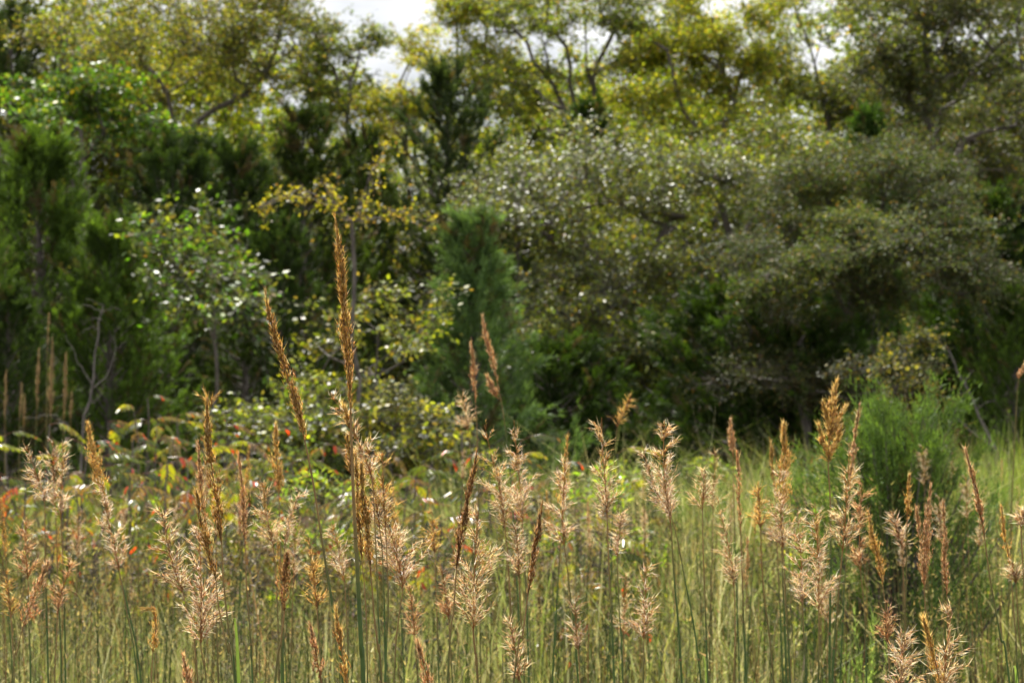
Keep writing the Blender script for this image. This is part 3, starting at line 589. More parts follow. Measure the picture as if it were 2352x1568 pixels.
def sumac(px, py, D, label, seed, nl=13, spread=1.0, group='sumac shrubs of the thicket', red=.10):
    rng = np.random.default_rng(seed); x = (px - 1176) / FPX * D; H = CAMZ + (HOR - py) / FPX * D - .04
    R_ = root('sumac_shrub', (x, D, float(gz(x, D))), label, 'sumac', group)
    b = MB(); tops = []
    ns = rng.integers(2, 4)
    for s_ in range(ns):
        off = rng.normal(0, .13 * spread, 2) if s_ else np.zeros(2); hh = H * (1 if s_ == 0 else rng.uniform(.72, .95)); u = np.linspace(0, 1, 9)
        pts = np.stack([off[0] * u ** 1.4 + rng.normal(0, .012, 9), off[1] * u ** 1.4 + rng.normal(0, .012, 9), -.04 + (hh + .04) * u], 1); pts[0, :2] = off * .08
        b.tube(pts, np.linspace(.009, .004, 9), (.10, .08, .07), 5); tops.append(pts)
    obj('stem', b.mesh('stem', M_BARK, True), R_)
    for k in range(nl):
        pts = tops[k % ns]; t = rng.uniform(.52, 1.0) if k >= ns else 1.0
        p_ = [np.interp(t, np.linspace(0, 1, 9), pts[:, j]) for j in range(3)]
        q = rng.random(); a = 2 if q < red * .3 else (1 if q < red + .22 else (3 if q < red + .46 else 0))
        o = obj('leaf', LEAFV[a][rng.integers(0, 4)], R_); o.location = p_
        o.rotation_euler = (rng.normal(0, .2), rng.normal(-.12, .25), k * 2.4 + rng.normal(0, .4)); s2 = rng.uniform(.52, .9); o.scale = (s2, s2, s2)
SUMAC = [  # px, top py, distance, label
    (20, 985, 13.5, 'sumac shrub at the very edge of the thicket under the dry tan stalks', 13), (110, 965, 14.5, 'sumac shrub with hanging leaves right below the dead sapling foot', 13),
    (60, 1085, 11.5, 'nearer low sumac with white shining leaves behind the pink plumes at the edge', 12), (190, 1010, 14, 'sumac shrub just under the dead sapling, half hidden by golden plumes', 13),
    (250, 960, 15.5, 'sumac shrub standing clear against black shade beside the dead sapling', 12), (180, 1110, 11.5, 'low near sumac with a scarlet leaf behind the leaning golden plume', 12),
    (340, 905, 15.5, 'topmost sumac arching against the black shade beside the split-tipped seed head', 14), (300, 1000, 14, 'yellowing sumac in the middle of the thicket, orange leaves', 14),
    (410, 950, 15, 'sumac with white glints just behind the split-tipped seed head', 13), (380, 1040, 12.5, 'dark-stemmed sumac low beneath the topmost sumac', 13),
    (470, 1000, 14, 'sumac with scarlet leaflets behind the split-tipped golden seed head', 13), (520, 930, 16, 'yellow-green sumac at the back beside the leaning seed head', 13),
    (560, 1010, 14.5, 'red-spotted sumac between the two golden narrow heads', 13), (620, 985, 15, 'orange-leaved sumac behind the leaning tall seed head', 13), (500, 1090, 12, 'low near sumac behind the reddish narrow seed head', 12),
    (680, 1060, 13, 'low sumac with red leaves just past the leaning stem', 12), (300, 1110, 12, 'low bright yellow-green sumac in front of the thicket', 12),
    (1060, 985, 13, 'green sumac branch with a white shining leaf under the paired far seed heads', 13), (1200, 1000, 13.5, 'green sumac with long shining leaves behind the open plumes', 13), (1130, 1080, 12, 'low sumac with yellow and orange leaves behind the pink plume', 12),
    (1290, 1060, 13, 'low sumac with white glints right of the narrow brown head', 12), (950, 1090, 12.5, 'low sumac between the sapling foot and the brown leaning head', 11), (1420, 1020, 14, 'sumac behind the upright cream plume with shining tips', 11),
    (1400, 1240, 9.5, 'small low sumac with white leaves down in the grass by twin stems', 8), (1330, 1200, 10, 'small low sumac with red leaflets down in the grass', 8), (1010, 1200, 10.5, 'small low sumac with an orange leaf under the brown leaning head', 8),
]
SUMAC += [(-40, 1010, 12.5, 'sumac half cut by the picture edge', 12), (150, 990, 12.8, 'sumac right under the dry tan clump', 13), (230, 1040, 12.2, 'sumac directly behind the tall slanting golden plume', 13), (340, 1050, 13, 'yellow sumac below the topmost sumac', 13),
          (430, 1070, 13, 'sumac low behind the short curved golden head', 13), (540, 1060, 13.2, 'sumac low behind the straight russet head', 13), (600, 1080, 12.2, 'sumac low under the blurred golden spindle', 12), (360, 960, 14.6, 'sumac just under the topmost sumac', 13),
          (740, 1010, 14, 'sumac at the foot of the yellow-leaved bush', 13), (830, 1040, 13.2, 'sumac before the sapling foot', 13), (900, 1030, 13.6, 'sumac past the sapling foot', 13), (980, 1040, 13.2, 'sumac at the foot of the feathery young cedar', 13), (780, 1110, 12, 'low sumac between the two tallest stems', 12)]
for k, (px, py, D, lb, nl) in enumerate(SUMAC): sumac(px, py, D, lb, 500 + k, nl + 11)

# ------------------------------------------------------------------ feathery bushes
def feather_bush(px, py, D, rpx, label, seed, col, ns=80, ntw=190, tl=(.03, .075), wid=.0035, name='feathery_bush', straight=.5):
    rng = np.random.default_rng(seed); x = (px - 1176) / FPX * D; H = CAMZ + (HOR - py) / FPX * D; Rm = rpx / FPX * D
    R_ = root(name, (x, D, float(gz(x, D))), label, 'bush', 'feathery bushes in the grass')
    r = np.sqrt(rng.random(ns)); az = rng.uniform(0, 6.283, ns); hh = H * (1 - .42 * r ** 2) * rng.uniform(.6, 1.02, ns)
    end = np.stack([np.cos(az) * r * Rm, np.sin(az) * r * Rm, hh], 1); st = end * np.array([.08, .08, 0])
    def cv(u):
        q = st[:, None] * (1 - u)[..., None] + end[:, None] * u[..., None]; q[..., :2] = st[:, None, :2] + (end - st)[:, None, :2] * (u ** (1 + straight))[..., None]
        return q
    b = MB(); us = np.linspace(0, 1, 6)[None].repeat(ns, 0); Q = cv(us)
    for k in range(5): b.segs(Q[:, k], Q[:, k + 1], .0032 * (1 - .17 * k), .0032 * (1 - .17 * (k + 1)), np.asarray(col) * .8, 4)
    obj('stem', b.mesh('stem', M_STEM), R_)
    u = .15 + .85 * rng.random((ns, ntw)) ** .8; P = cv(u); d = cv(np.minimum(u + .02, 1.02)) - cv(u - .02); d = nrm(d)
    A = d * .8 + rng.normal(size=P.shape) * .42; A[..., 2] += .2
    n = ns * ntw; c = np.asarray(col)[None, None] * (1 + rng.normal(0, .2, (ns, 1, 1))) * (1 + rng.normal(0, .15, (ns, ntw, 1)))
    b = MB(); b.tris(P.reshape(-1, 3), A.reshape(-1, 3), rng.uniform(*tl, n), wid * rng.uniform(.7, 1.4, n), np.clip(c.reshape(-1, 3), .01, .5), rng)
    obj('foliage', b.mesh('foliage', M_GRASS), R_)['kind'] = 'stuff'
xb = (2035 - 1176) / FPX * 9.6
jb = gen_cedar('feathery_bush', (xb, 9.6, float(gz(xb, 9.6))), 'big rounded feathery green bush with dark core rising from the grass', 1.20, .50, 81, col=(.125, .26, .075), nb=130, npl=14, ntw=30, plume=.17, tw=(.014, .045), wid=.0042, asc=1.3, power=.34, low=.02, group='feathery bushes in the grass')
jb['category'] = 'bush'
feather_bush(1990, 1320, 7.2, 70, 'small pale green upright bushlet before the big feathery bush', 82, (.20, .27, .08), ns=34, ntw=90, tl=(.02, .04), wid=.004)
feather_bush(1830, 1000, 15, 90, 'green feathery bush behind the golden plumes at the meadow back', 83, (.11, .22, .04), ns=60, ntw=160)
feather_bush(1700, 1050, 16, 110, 'low feathery bush under the deep green low cedar', 84, (.12, .22, .04), ns=60, ntw=150)
feather_bush(2290, 1010, 16.5, 110, 'yellow-green feathery bush at the far edge of the meadow', 85, (.19, .27, .04), ns=70, ntw=160)
for k_, (px_, py_, D_, r_, lb_) in enumerate([(2180, 1030, 15.5, 80, 'green feathery tuft just past the big feathery bush'), (2350, 1000, 15, 90, 'yellow-green feathery bush cut by the picture edge'), (2240, 1060, 14, 70, 'low yellowish feathery tuft beyond the slanting stem'),
        (1930, 1010, 17, 90, 'green feathery tuft behind the three-pointed golden plume'), (1770, 1070, 13.5, 70, 'low green feathery tuft before the golden cluster'), (1640, 1040, 17, 80, 'green feathery tuft beside the low cedar foot')]):
    feather_bush(px_, py_, D_, r_, lb_, 870 + k_, (.15 + .03 * (k_ % 3), .23, .04), ns=44, ntw=120)
feather_bush(1570, 1080, 15, 80, 'little green feathery bush behind the rosy plume', 86, (.13, .21, .05), ns=40, ntw=140)

# ------------------------------------------------------------------ seed-head grass stalks
PAL = {
    'gold': [(.46, .29, .07, 4), (.33, .19, .045, 3), (.64, .45, .16, 2.4), (.17, .085, .025, 1.6), (.76, .60, .36, 1.5)],
    'brown': [(.33, .18, .06, 4), (.21, .105, .035, 3), (.47, .30, .11, 2), (.64, .48, .30, 1)],
    'pink': [(.68, .52, .38, 4), (.80, .68, .55, 3.8), (.60, .42, .18, 3), (.40, .26, .15, 1.2), (.86, .77, .65, 2)],
    'red': [(.52, .32, .16, 4), (.64, .45, .26, 2.5), (.36, .20, .09, 2), (.76, .60, .42, 1.2)],
    'amber': [(.60, .41, .12, 4), (.48, .31, .09, 3), (.74, .57, .28, 2.4), (.34, .20, .07, 1)],
    'cream': [(.72, .60, .42, 4), (.64, .46, .26, 3), (.84, .76, .62, 2), (.50, .34, .16, 2), (.30, .20, .11, 1)],
    'drab': [(.34, .26, .14, 4), (.24, .18, .10, 3), (.44, .34, .20, 2)],
}
def axis_fn(pts):
    pts = np.asarray(pts, float); d = np.concatenate([[0], np.cumsum(np.linalg.norm(np.diff(pts, axis=0), axis=1))]); T = nrm(np.gradient(pts, axis=0)); L = d[-1]; d = d / L
    def f(t):
        p_ = np.stack([np.interp(t, d, pts[:, k]) for k in range(3)], -1); q = nrm(np.stack([np.interp(t, d, T[:, k]) for k in range(3)], -1))
        return p_, q
    return f, L
def frame(T):
    U = nrm(np.cross(T, np.array([.02, 1.0, .05]))); return U, np.cross(T, U)
def head_narrow(b, ax, wd, N, pal, rng, big=1.0, awn=.5, loose=.18):
    f, L = axis_fn(ax); nb = 24
    ph = rng.uniform(0, 6.283, nb); s0 = np.sort(rng.uniform(-.02, .86, nb)); s0[0] = 0; ln = rng.uniform(.16, .34, nb); rr = rng.uniform(.45, 1.15, nb)
    k = rng.integers(0, nb, N); u = rng.random(N); t = np.clip(s0[k] + u * ln[k], 0, 1); t = np.where(t > .995, rng.uniform(.82, 1, N), t)
    q1, q2 = rng.uniform(0, 6.28, 2)
    prof = (1 + .26 * np.sin(t * 17 + q1) + .2 * np.sin(t * 31 + q2)) * np.clip(np.minimum(1, .30 + 3.2 * t) * np.minimum(1, .10 + 1.75 * (1 - t)), 0, 1)
    r = wd * .60 * prof * rr[k] * np.sqrt(rng.uniform(.03, 1, N)) * (.55 + .45 * u)
    a = ph[k] + rng.normal(0, .5, N); P, T = f(t); U, V = frame(T); rad = U * np.cos(a)[:, None] + V * np.sin(a)[:, None]
    P = P + rad * r[:, None]; A = T + rad * (loose * rng.uniform(.1, 1.4, N))[:, None] + rng.normal(0, .10, (N, 3))
    Ls = .0068 * big * rng.uniform(.7, 1.25, N)
    C = pal_pick(rng, N, pal) * (1 + rng.normal(0, .12, (nb, 1)))[k]
    b.spindles(P - nrm(A) * Ls[:, None] * .4, A, Ls, .0016 * big * rng.uniform(.7, 1.25, N), np.clip(C, .01, .9))
    m_ = rng.random(N) < awn; n = int(m_.sum())
    A2 = A[m_] + rad[m_] * rng.uniform(0, .55, (n, 1)) + rng.normal(0, .15, (n, 3))
    b.tris(P[m_], A2, rng.uniform(.008, .016, n) * big, .00055 * big, np.clip(pal_pick(rng, n, pal) * 1.25, 0, .9), rng)
    # rachis
    tt = np.linspace(0, .97, 12); b.tube(f(tt)[0], np.linspace(.0011, .0004, 12), (.30, .19, .08), 4)
def head_open(b, ax, wd, N, pal, rng, big=1.0, awn=.9, topgold=None):
    f, L = axis_fn(ax); nb = 38
    s0 = rng.random(nb) ** 1.15 * .93; s0[:3] = (0, .03, .08); ph = np.arange(nb) * 2.4 + rng.normal(0, .5, nb)
    ln = wd * .70 * np.clip(1.12 - .85 * s0, .25, 1.1) * rng.uniform(.35, 1.2, nb)
    el = np.radians(rng.uniform(9, 36, nb))
    Pb, Tb = f(s0); U, V = frame(Tb); rad = U * np.cos(ph)[:, None] + V * np.sin(ph)[:, None]
    db = Tb * np.cos(el)[:, None] + rad * np.sin(el)[:, None]
    def bp(k, u):
        q = Pb[k] + db[k] * (ln[k] * u)[:, None]; q = q + rad[k] * (ln[k] * .25 * u ** 2)[:, None]; q[:, 2] -= (.12 * ln[k]) * u ** 2; return q
    for u0, u1, r0, r1 in ((0, .5, .0006, .0005), (.5, 1, .0005, .0003)):
        kk = np.arange(nb); b.segs(bp(kk, np.full(nb, u0)), bp(kk, np.full(nb, u1)), r0 * big, r1 * big, (.38, .22, .11), 3)
    wgt = ln / ln.sum(); k = rng.choice(nb, N, p=wgt); u = rng.uniform(.12, 1.05, N); P = bp(k, u)
    dn = nrm(bp(k, u + .03) - bp(k, u - .03)); shed = rng.random(nb) < .16; keep = ~(shed[k] & (rng.random(N) < .75)); A = dn * .75 + rad[k] * .42 + rng.normal(0, .36, (N, 3)); A[:, 2] += .15
    P = P + rng.normal(0, .0016 * big, P.shape)
    Ls = .0072 * big * rng.uniform(.7, 1.25, N); C = pal_pick(rng, N, pal)
    P = P[keep]; A = A[keep]; Ls = Ls[keep]; C = C[keep]; k = k[keep]; N = len(P)
    if topgold is not None:
        hi = (s0[k] > .45) & (rng.random(N) < .75); C = np.where(hi[:, None], pal_pick(rng, N, topgold), C)
    b.spindles(P, A, Ls, .0016 * big * rng.uniform(.7, 1.25, N), np.clip(C, .01, .9))
    m_ = rng.random(N) < awn; n = int(m_.sum())
    A2 = nrm(A[m_]) + rng.normal(0, .25, (n, 3))
    b.tris(P[m_] + nrm(A[m_]) * Ls[m_][:, None] * .5, A2, rng.uniform(.008, .022, n) * big, .0008 * big, np.clip(pal_pick(rng, n, pal) * 1.2, 0, .92), rng)
    tt = np.linspace(0, .98, 12); b.tube(f(tt)[0], np.linspace(.0012, .0004, 12), (.34, .20, .09), 4)

def smooth(P, n):
    """Catmull-Rom through points"""
    P = np.asarray(P, float); Q = np.concatenate([[2 * P[0] - P[1]], P, [2 * P[-1] - P[-2]]]); out = []
    m_ = len(P) - 1; per = max(2, n // m_)
    for i in range(m_):
        t = np.linspace(0, 1, per, endpoint=False)[:, None]; a, b_, c, d = Q[i], Q[i + 1], Q[i + 2], Q[i + 3]
        out.append(.5 * (2 * b_ + (c - a) * t + (2 * a - 5 * b_ + 4 * c - d) * t ** 2 + (3 * b_ - a - 3 * c + d) * t ** 3))
    return np.concatenate(out + [P[-1:]])
def stalk(kind, hd, wpx, stem, D, pal, label, seed, rs=1.0, top=None, group='seed-head grass stalks standing in the meadow', leaves=1, stemcol=None, N=None):
    """hd: head axis top -> bottom, stem: points further down (2352 px picture); all set at distance D and rooted in the ground"""
    rng = np.random.default_rng(seed)
    hp = [at(x, y, D) for x, y in hd]; sp = [at(x, y, D) for x, y in stem]
    last = sp[-1] if sp else hp[-1]; prev = (hp + sp)[-2]
    sl = (last - prev) / max(.02, abs((last - prev)[2])); drop = last[2]
    bx = last[0] + np.clip(sl[0], -.25, .25) * drop * .55; by = D + rng.uniform(-.05, .05)
    base = np.array([bx, by, float(gz(bx, by))])
    path = hp + sp + [np.array([(last[0] * .45 + bx * .55), D, last[2] * .45]), base - [0, 0, .03]]
    hn = len(hp)
    # lean a little in depth so stalks are not coplanar
    dy = rng.uniform(-.06, .06)
    zt = path[0][2]
    path = [p_ + np.array([0, dy * (p_[2] / zt) ** 2, 0]) for p_ in path]
    full = smooth(np.array(path[::-1]) - base, 60)      # base -> tip
    zb = hp[-1][2] - base[2]; per = max(2, 60 // (len(path) - 1)); cut = len(full) - 1 - per * (hn - 1)
    R_ = root('grass_stalk', base, label, 'grass stalk', group)
    st = full[:cut + 1]; n = len(st); r0 = .0026 * rs
    z = st[:-1, 2]; green = np.array(stemcol or (.07, .12, .03)); warm = np.array((.24, .15, .055))
    kf = np.clip((z - (zb - rng.uniform(.12, .3))) / .16, 0, 1)[:, None]
    if rng.random() < .25: kf = np.maximum(kf, .55)
    cc = green * (1 - kf) + warm * kf; cc = cc * (1 + rng.normal(0, .08, (len(cc), 1)))
    b = MB(); b.tube(st, np.interp(st[:, 2], [0, zb * .8, zb], [r0, r0 * .85, r0 * .45]), cc, 7)
    for zn in np.arange(.25, zb - .15, .27):            # nodes
        j = int(np.argmin(np.abs(st[:, 2] - zn))); 
        if 0 < j < n - 1: b.tube(st[j] + (st[j + 1] - st[j]) * np.array([[-.06], [0], [.06]]), np.array([r0 * .9, r0 * 1.25, r0 * .9]), (.20, .13, .05), 7)
    obj('stem', b.mesh('stem', M_STEM, True), R_)
    ax = full[cut:]; wd = wpx / FPX * D; b = MB(); big = 1.0 if D < 4.6 else min(1.5, 1 + (D - 4.6) * .10)
    Lh = np.linalg.norm(np.diff(ax, axis=0), axis=1).sum()
    if kind == 'n': head_narrow(b, ax, wd, int(N or np.clip((5200 if D < 3.9 else 3000) * Lh * max(1, wd / .018) / big, 240, 2200)), PAL[pal], rng, big)
    else: head_open(b, ax, wd, int(N or np.clip(3100 * Lh * max(.8, wd / .05) / big, 240, 1050)), PAL[pal], rng, big, topgold=PAL[top] if top else None)
    obj('seed_head', b.mesh('seed_head', M_SEED), R_)
    for k in range(leaves):
        j = int(n * rng.uniform(.12, .36)); a = rng.uniform(0, 6.283); Lb = rng.uniform(.3, .5); u = np.linspace(0, 1, 9); o_ = np.array([math.cos(a), math.sin(a), 0])
        pts = st[j] + o_ * (Lb * .5 * u ** 1.5)[:, None] + np.array([0, 0, 1]) * (Lb * .9 * u - Lb * .42 * u ** 3)[:, None]
        b = MB(); b.blade(pts, .0055, np.clip(np.array((.11, .16, .045))[None] * rng.uniform(.7, 1.3) * (1 - .0 * u[:-1, None]) + np.clip(u[:-1, None] - .6, 0, 1) * np.array((.35, .18, .06)), 0, .6), np.array([-o_[1], o_[0], 0])); obj('leaf_blade', b.mesh('leaf_blade', M_GRASS), R_)
    return R_, base
STALKS = [
 # the sharp ones in the plane of focus
 ('n', [(773, 495), (785, 600), (795, 760), (803, 850), (808, 955)], 32, [(812, 1100), (822, 1300), (832, 1500), (836, 1568)], 3.55, 'gold', 'tallest golden-brown seed head, upright in the centre on a thick dark green stem', 1.5, None),
 ('n', [(600, 660), (620, 760), (652, 860), (678, 945), (694, 1010)], 32, [(716, 1120), (738, 1260), (765, 1420), (785, 1568)], 3.6, 'gold', 'tall golden seed head leaning towards the dark cedars, second tallest', 1.0, None),
 ('n', [(482, 915), (484, 1000), (496, 1100), (508, 1170), (514, 1240)], 30, [(518, 1330), (530, 1450), (545, 1568)], 3.65, 'gold', 'golden seed head with a frayed split tip in front of the sumac thicket', .8, None),
 ('n', [(444, 1125), (458, 1210), (476, 1270), (490, 1330)], 26, [(498, 1400), (520, 1500), (535, 1568)], 3.65, 'gold', 'short curved golden seed head touching the split-tipped one', .7, None),
 ('n', [(812, 1040), (816, 1120), (822, 1200), (828, 1290)], 22, [(836, 1380), (842, 1568)], 3.6, 'gold', 'narrow golden seed head pressed close against the thick centre stem', .6, None),
 ('n', [(834, 1060), (838, 1140), (848, 1230), (856, 1320)], 34, [(862, 1400), (872, 1490), (880, 1568)], 3.62, 'gold', 'plump golden-brown seed head beside the thick centre stem, lower of the pair', .8, None),
 ('n', [(1096, 1035), (1086, 1090), (1068, 1180), (1050, 1300)], 28, [(1042, 1400), (1028, 1568)], 3.6, 'brown', 'narrow brown seed head leaning over, just behind it a pink plume', .8, None),
 ('n', [(1248, 1150), (1238, 1210), (1222, 1290), (1212, 1370)], 22, [(1200, 1460), (1180, 1568)], 3.65, 'brown', 'dark brown slim seed head leaning in front of the open plumes', .9, None),
 ('n', [(764, 1400), (772, 1460), (782, 1520), (792, 1590)], 26, [(800, 1640)], 3.5, 'amber', 'short gold-flecked seed head at the bottom crossing the leaning stem', .7, None),
 ('n', [(958, 1470), (968, 1510), (980, 1560), (990, 1620)], 30, [(996, 1660)], 3.5, 'red', 'rusty seed head just showing at the bottom edge of the centre', .7, None),
 ('n', [(2108, 1410), (2122, 1460), (2138, 1520), (2152, 1590)], 30, [(2160, 1650)], 3.5, 'amber', 'bright amber seed head at the bottom edge before the feathery bush', .8, None),
 ('o', [(2180, 1390), (2172, 1450), (2165, 1520), (2160, 1600)], 90, [(2160, 1660)], 3.6, 'cream', 'loose cream plume at the bottom edge beside the amber head', .8, None),
 ('n', [(2205, 1028), (2222, 1090), (2238, 1160), (2250, 1225)], 15, [(2264, 1320), (2290, 1460), (2312, 1568)], 3.8, 'red', 'thin reddish seed head on a long slanting stem beside the feathery bush', .8, None),
 # fluffy open plumes just behind
 ('o', [(372, 1165), (380, 1220), (395, 1290), (420, 1360)], 80, [(440, 1450), (455, 1568)], 3.95, 'cream', 'pale fluffy plume in front of the sumac, leftmost of the fluffy pair', .7, None),
 ('o', [(462, 1190), (468, 1270), (470, 1360), (468, 1470)], 125, [(474, 1520), (482, 1600)], 3.9, 'pink', 'large rosy fluffy plume under the short curved golden head', .8, None),
 ('n', [(462, 1010), (466, 1080), (470, 1150), (480, 1220)], 24, [(495, 1350), (505, 1568)], 4.6, 'red', 'reddish narrow head directly behind the split-tipped golden head', .8, None),
 ('o', [(752, 905), (790, 955), (825, 1030), (850, 1100)], 60, [(858, 1200), (866, 1400), (872, 1568)], 4.0, 'cream', 'cream drooping plume branching off beside the thick centre stem', .7, 'gold'),
 ('o', [(842, 1000), (850, 1070), (862, 1140), (872, 1210)], 80, [(880, 1300), (886, 1568)], 4.1, 'pink', 'pink and gold plume close behind the thick centre stem', .8, 'amber'),
 ('o', [(878, 1030), (880, 1090), (882, 1150), (886, 1210)], 52, [(890, 1300), (892, 1400), (885, 1568)], 4.1, 'amber', 'amber open plume just past the plump golden-brown head', .8, None),
 ('o', [(880, 1180), (900, 1230), (915, 1290), (925, 1350)], 130, [(915, 1430), (905, 1568)], 4.2, 'pink', 'wide rosy plume spreading past the plump golden-brown head', .8, None),
 ('o', [(1100, 1165), (1094, 1240), (1090, 1330), (1088, 1440)], 130, [(1092, 1490), (1100, 1600)], 3.9, 'cream', 'thick creamy pink plume behind the leaning narrow brown head', 1.3, None),
 ('o', [(1112, 970), (1128, 1040), (1150, 1130), (1160, 1210)], 85, [(1168, 1300), (1180, 1568)], 4.8, 'cream', 'tall open cream plume bending over the thick creamy pink plume', .9, 'amber'),
 ('o', [(1180, 960), (1186, 1030), (1194, 1110), (1200, 1200)], 80, [(1206, 1300), (1215, 1568)], 4.9, 'pink', 'open rosy plume with thin bare tip behind the dark brown slim head', .9, 'amber'),
 ('o', [(1298, 1035), (1296, 1100), (1292, 1180), (1296, 1250)], 66, [(1308, 1350), (1328, 1568)], 4.7, 'pink', 'loose pinkish plume between the brown slim head and the upright cream plume', .9, None),
 ('o', [(1384, 955), (1386, 1030), (1392, 1110), (1396, 1190)], 82, [(1400, 1300), (1412, 1568)], 4.4, 'cream', 'upright cream plume standing clear, on twin straight green stems', .9, 'amber'),
 ('o', [(1430, 1180), (1424, 1230), (1420, 1280)], 34, [(1424, 1400), (1432, 1568)], 4.9, 'pink', 'small faint plume low beside the twin straight green stems', .8, None),
 ('o', [(1526, 962), (1524, 1040), (1528, 1120), (1540, 1200)], 90, [(1548, 1320), (1566, 1568)], 4.5, 'pink', 'big rosy plume with a golden tip beside the upright cream plume', 1.0, 'amber'),
 ('o', [(1476, 1020), (1490, 1070), (1510, 1130), (1545, 1190)], 56, [(1575, 1330), (1612, 1568)], 4.6, 'pink', 'slanting pale plume tucked behind the big rosy plume', .8, None),
 ('o', [(1624, 1075), (1622, 1110), (1620, 1140), (1618, 1175)], 60, [(1620, 1300), (1628, 1568)], 4.7, 'cream', 'small thin spreading plume on a long bare stem past the rosy plume', .8, None),
 ('o', [(1652, 1140), (1664, 1200), (1680, 1270), (1690, 1350)], 50, [(1692, 1450), (1690, 1568)], 4.7, 'cream', 'pale bending plume below the small thin spreading plume', .8, None),
 ('o', [(1486, 1300), (1484, 1350), (1482, 1410), (1480, 1470)], 64, [(1480, 1520), (1478, 1600)], 4.3, 'pink', 'low rosy plume near the bottom under the upright cream plume', .8, None),
 ('n', [(1681, 962), (1684, 990), (1686, 1020), (1688, 1050)], 24, [(1690, 1200), (1700, 1568)], 6.5, 'red', 'short reddish head standing alone before the deep green low cedar', .9, None),
 ('o', [(1738, 1110), (1738, 1140), (1740, 1175), (1742, 1210)], 46, [(1750, 1350), (1775, 1568)], 5.0, 'amber', 'small tan vase-shaped plume on a thin stem before the golden cluster', .9, None),
 ('n', [(1806, 968), (1805, 1040), (1803, 1110), (1800, 1180)], 48, [(1800, 1300), (1808, 1568)], 5.0, 'amber', 'broad golden head, first of the golden cluster before the feathery bush', .9, None),
 ('o', [(1796, 1080), (1798, 1140), (1800, 1200), (1804, 1260)], 72, [(1810, 1400), (1818, 1568)], 4.9, 'pink', 'pinkish skirt plume right under the broad golden head', .9, None),
 ('n', [(1775, 1015), (1778, 1060), (1780, 1100), (1784, 1140)], 18, [(1790, 1300), (1800, 1568)], 5.6, 'gold', 'slim rusty head peeping beside the broad golden head', .8, None),
 ('o', [(1920, 876), (1914, 930), (1906, 990), (1900, 1060)], 66, [(1906, 1200), (1904, 1568)], 4.9, 'amber', 'tallest airy golden plume before the feathery bush, three-pointed tip', 1.1, None),
 ('o', [(1944, 1010), (1942, 1080), (1938, 1160), (1930, 1260)], 76, [(1920, 1380), (1908, 1568)], 4.6, 'cream', 'dense tan plume right under the three-pointed golden plume', 1.1, 'amber'),
 ('n', [(1976, 928), (1968, 980), (1960, 1050), (1954, 1120)], 15, [(1946, 1250), (1930, 1568)], 5.4, 'red', 'slim reddish spike leaning outward beside the three-pointed golden plume', .8, None),
 ('o', [(1876, 1150), (1880, 1220), (1884, 1300), (1884, 1400)], 78, [(1884, 1480), (1882, 1600)], 4.5, 'pink', 'lower rosy plume at the foot of the golden cluster', 1.0, 'amber'),
 ('o', [(1836, 1160), (1838, 1230), (1844, 1300), (1846, 1390)], 70, [(1850, 1480), (1856, 1600)], 4.7, 'pink', 'dusky plume between the skirt plume and the lower rosy plume', 1.0, 'red'),
 ('o', [(1980, 1100), (1976, 1160), (1974, 1230), (1976, 1310)], 60, [(1985, 1400), (1990, 1568)], 5.0, 'red', 'dusky pink plume standing against the dark base of the feathery bush', .9, None),
 ('n', [(2000, 1175), (2010, 1230), (2024, 1290), (2034, 1350)], 26, [(2044, 1450), (2050, 1568)], 5.0, 'amber', 'bent golden head before the shaded feathery bush base', .8, None),
 ('n', [(2078, 1085), (2076, 1120), (2075, 1160), (2075, 1195)], 20, [(2074, 1330), (2070, 1568)], 5.0, 'amber', 'small golden spike with a pale tuft below against the feathery bush', .8, None),
 ('o', [(2060, 1180), (2066, 1210), (2074, 1240), (2080, 1265)], 56, [(2085, 1400), (2090, 1568)], 5.0, 'pink', 'pale tuft plume hanging under the small golden spike', .7, None),
 ('n', [(2146, 1112), (2138, 1180), (2130, 1260), (2128, 1350)], 30, [(2134, 1450), (2140, 1568)], 4.7, 'red', 'tallest of three russet heads fanning before the feathery bush', .9, None),
 ('n', [(2106, 1165), (2112, 1220), (2118, 1290), (2124, 1350)], 24, [(2128, 1450), (2132, 1568)], 4.75, 'red', 'russet head of the fan leaning towards the bent golden head', .8, None),
 ('n', [(2168, 1150), (2172, 1220), (2170, 1290), (2176, 1370)], 20, [(2180, 1450), (2184, 1568)], 4.8, 'red', 'thin russet head of the fan, outermost towards the slanting stem', .8, None),
 ('n', [(2302, 1160), (2308, 1210), (2316, 1260), (2322, 1300)], 22, [(2330, 1400), (2340, 1568)], 4.6, 'amber', 'orange-gold head with a white tufted foot near the edge', .8, None),
 ('o', [(2314, 1290), (2320, 1310), (2324, 1335)], 44, [(2332, 1440), (2344, 1568)], 4.6, 'cream', 'white tuft at the foot of the orange-gold head', .6, None),
 ('o', [(2030, 1370), (2030, 1400), (2030, 1430), (2032, 1470)], 52, [(2036, 1530), (2040, 1620)], 4.4, 'red', 'small dusky plume low before the pale green bushlet', .8, None),
 ('o', [(2078, 1450), (2072, 1490), (2066, 1540), (2060, 1600)], 100, [(2058, 1660)], 3.9, 'pink', 'wide rosy plume at the bottom edge under the feathery bush', .9, None),
 ('o', [(2360, 1170), (2356, 1190), (2352, 1215)], 40, [(2358, 1350), (2366, 1568)], 4.0, 'pink', 'pink tuft cut off by the picture edge', .8, None),
 ('n', [(2356, 825), (2346, 845), (2336, 870)], 22, [(2330, 950), (2320, 1200), (2316, 1400)], 8.0, 'red', 'far reddish drooping head against the dark cedar at the edge', 1.0, None),
 ('n', [(1082, 785), (1086, 830), (1088, 870), (1092, 925)], 18, [(1096, 1000), (1100, 1200)], 7.0, 'red', 'straight far russet spike before the feathery young cedar', 1.0, None),
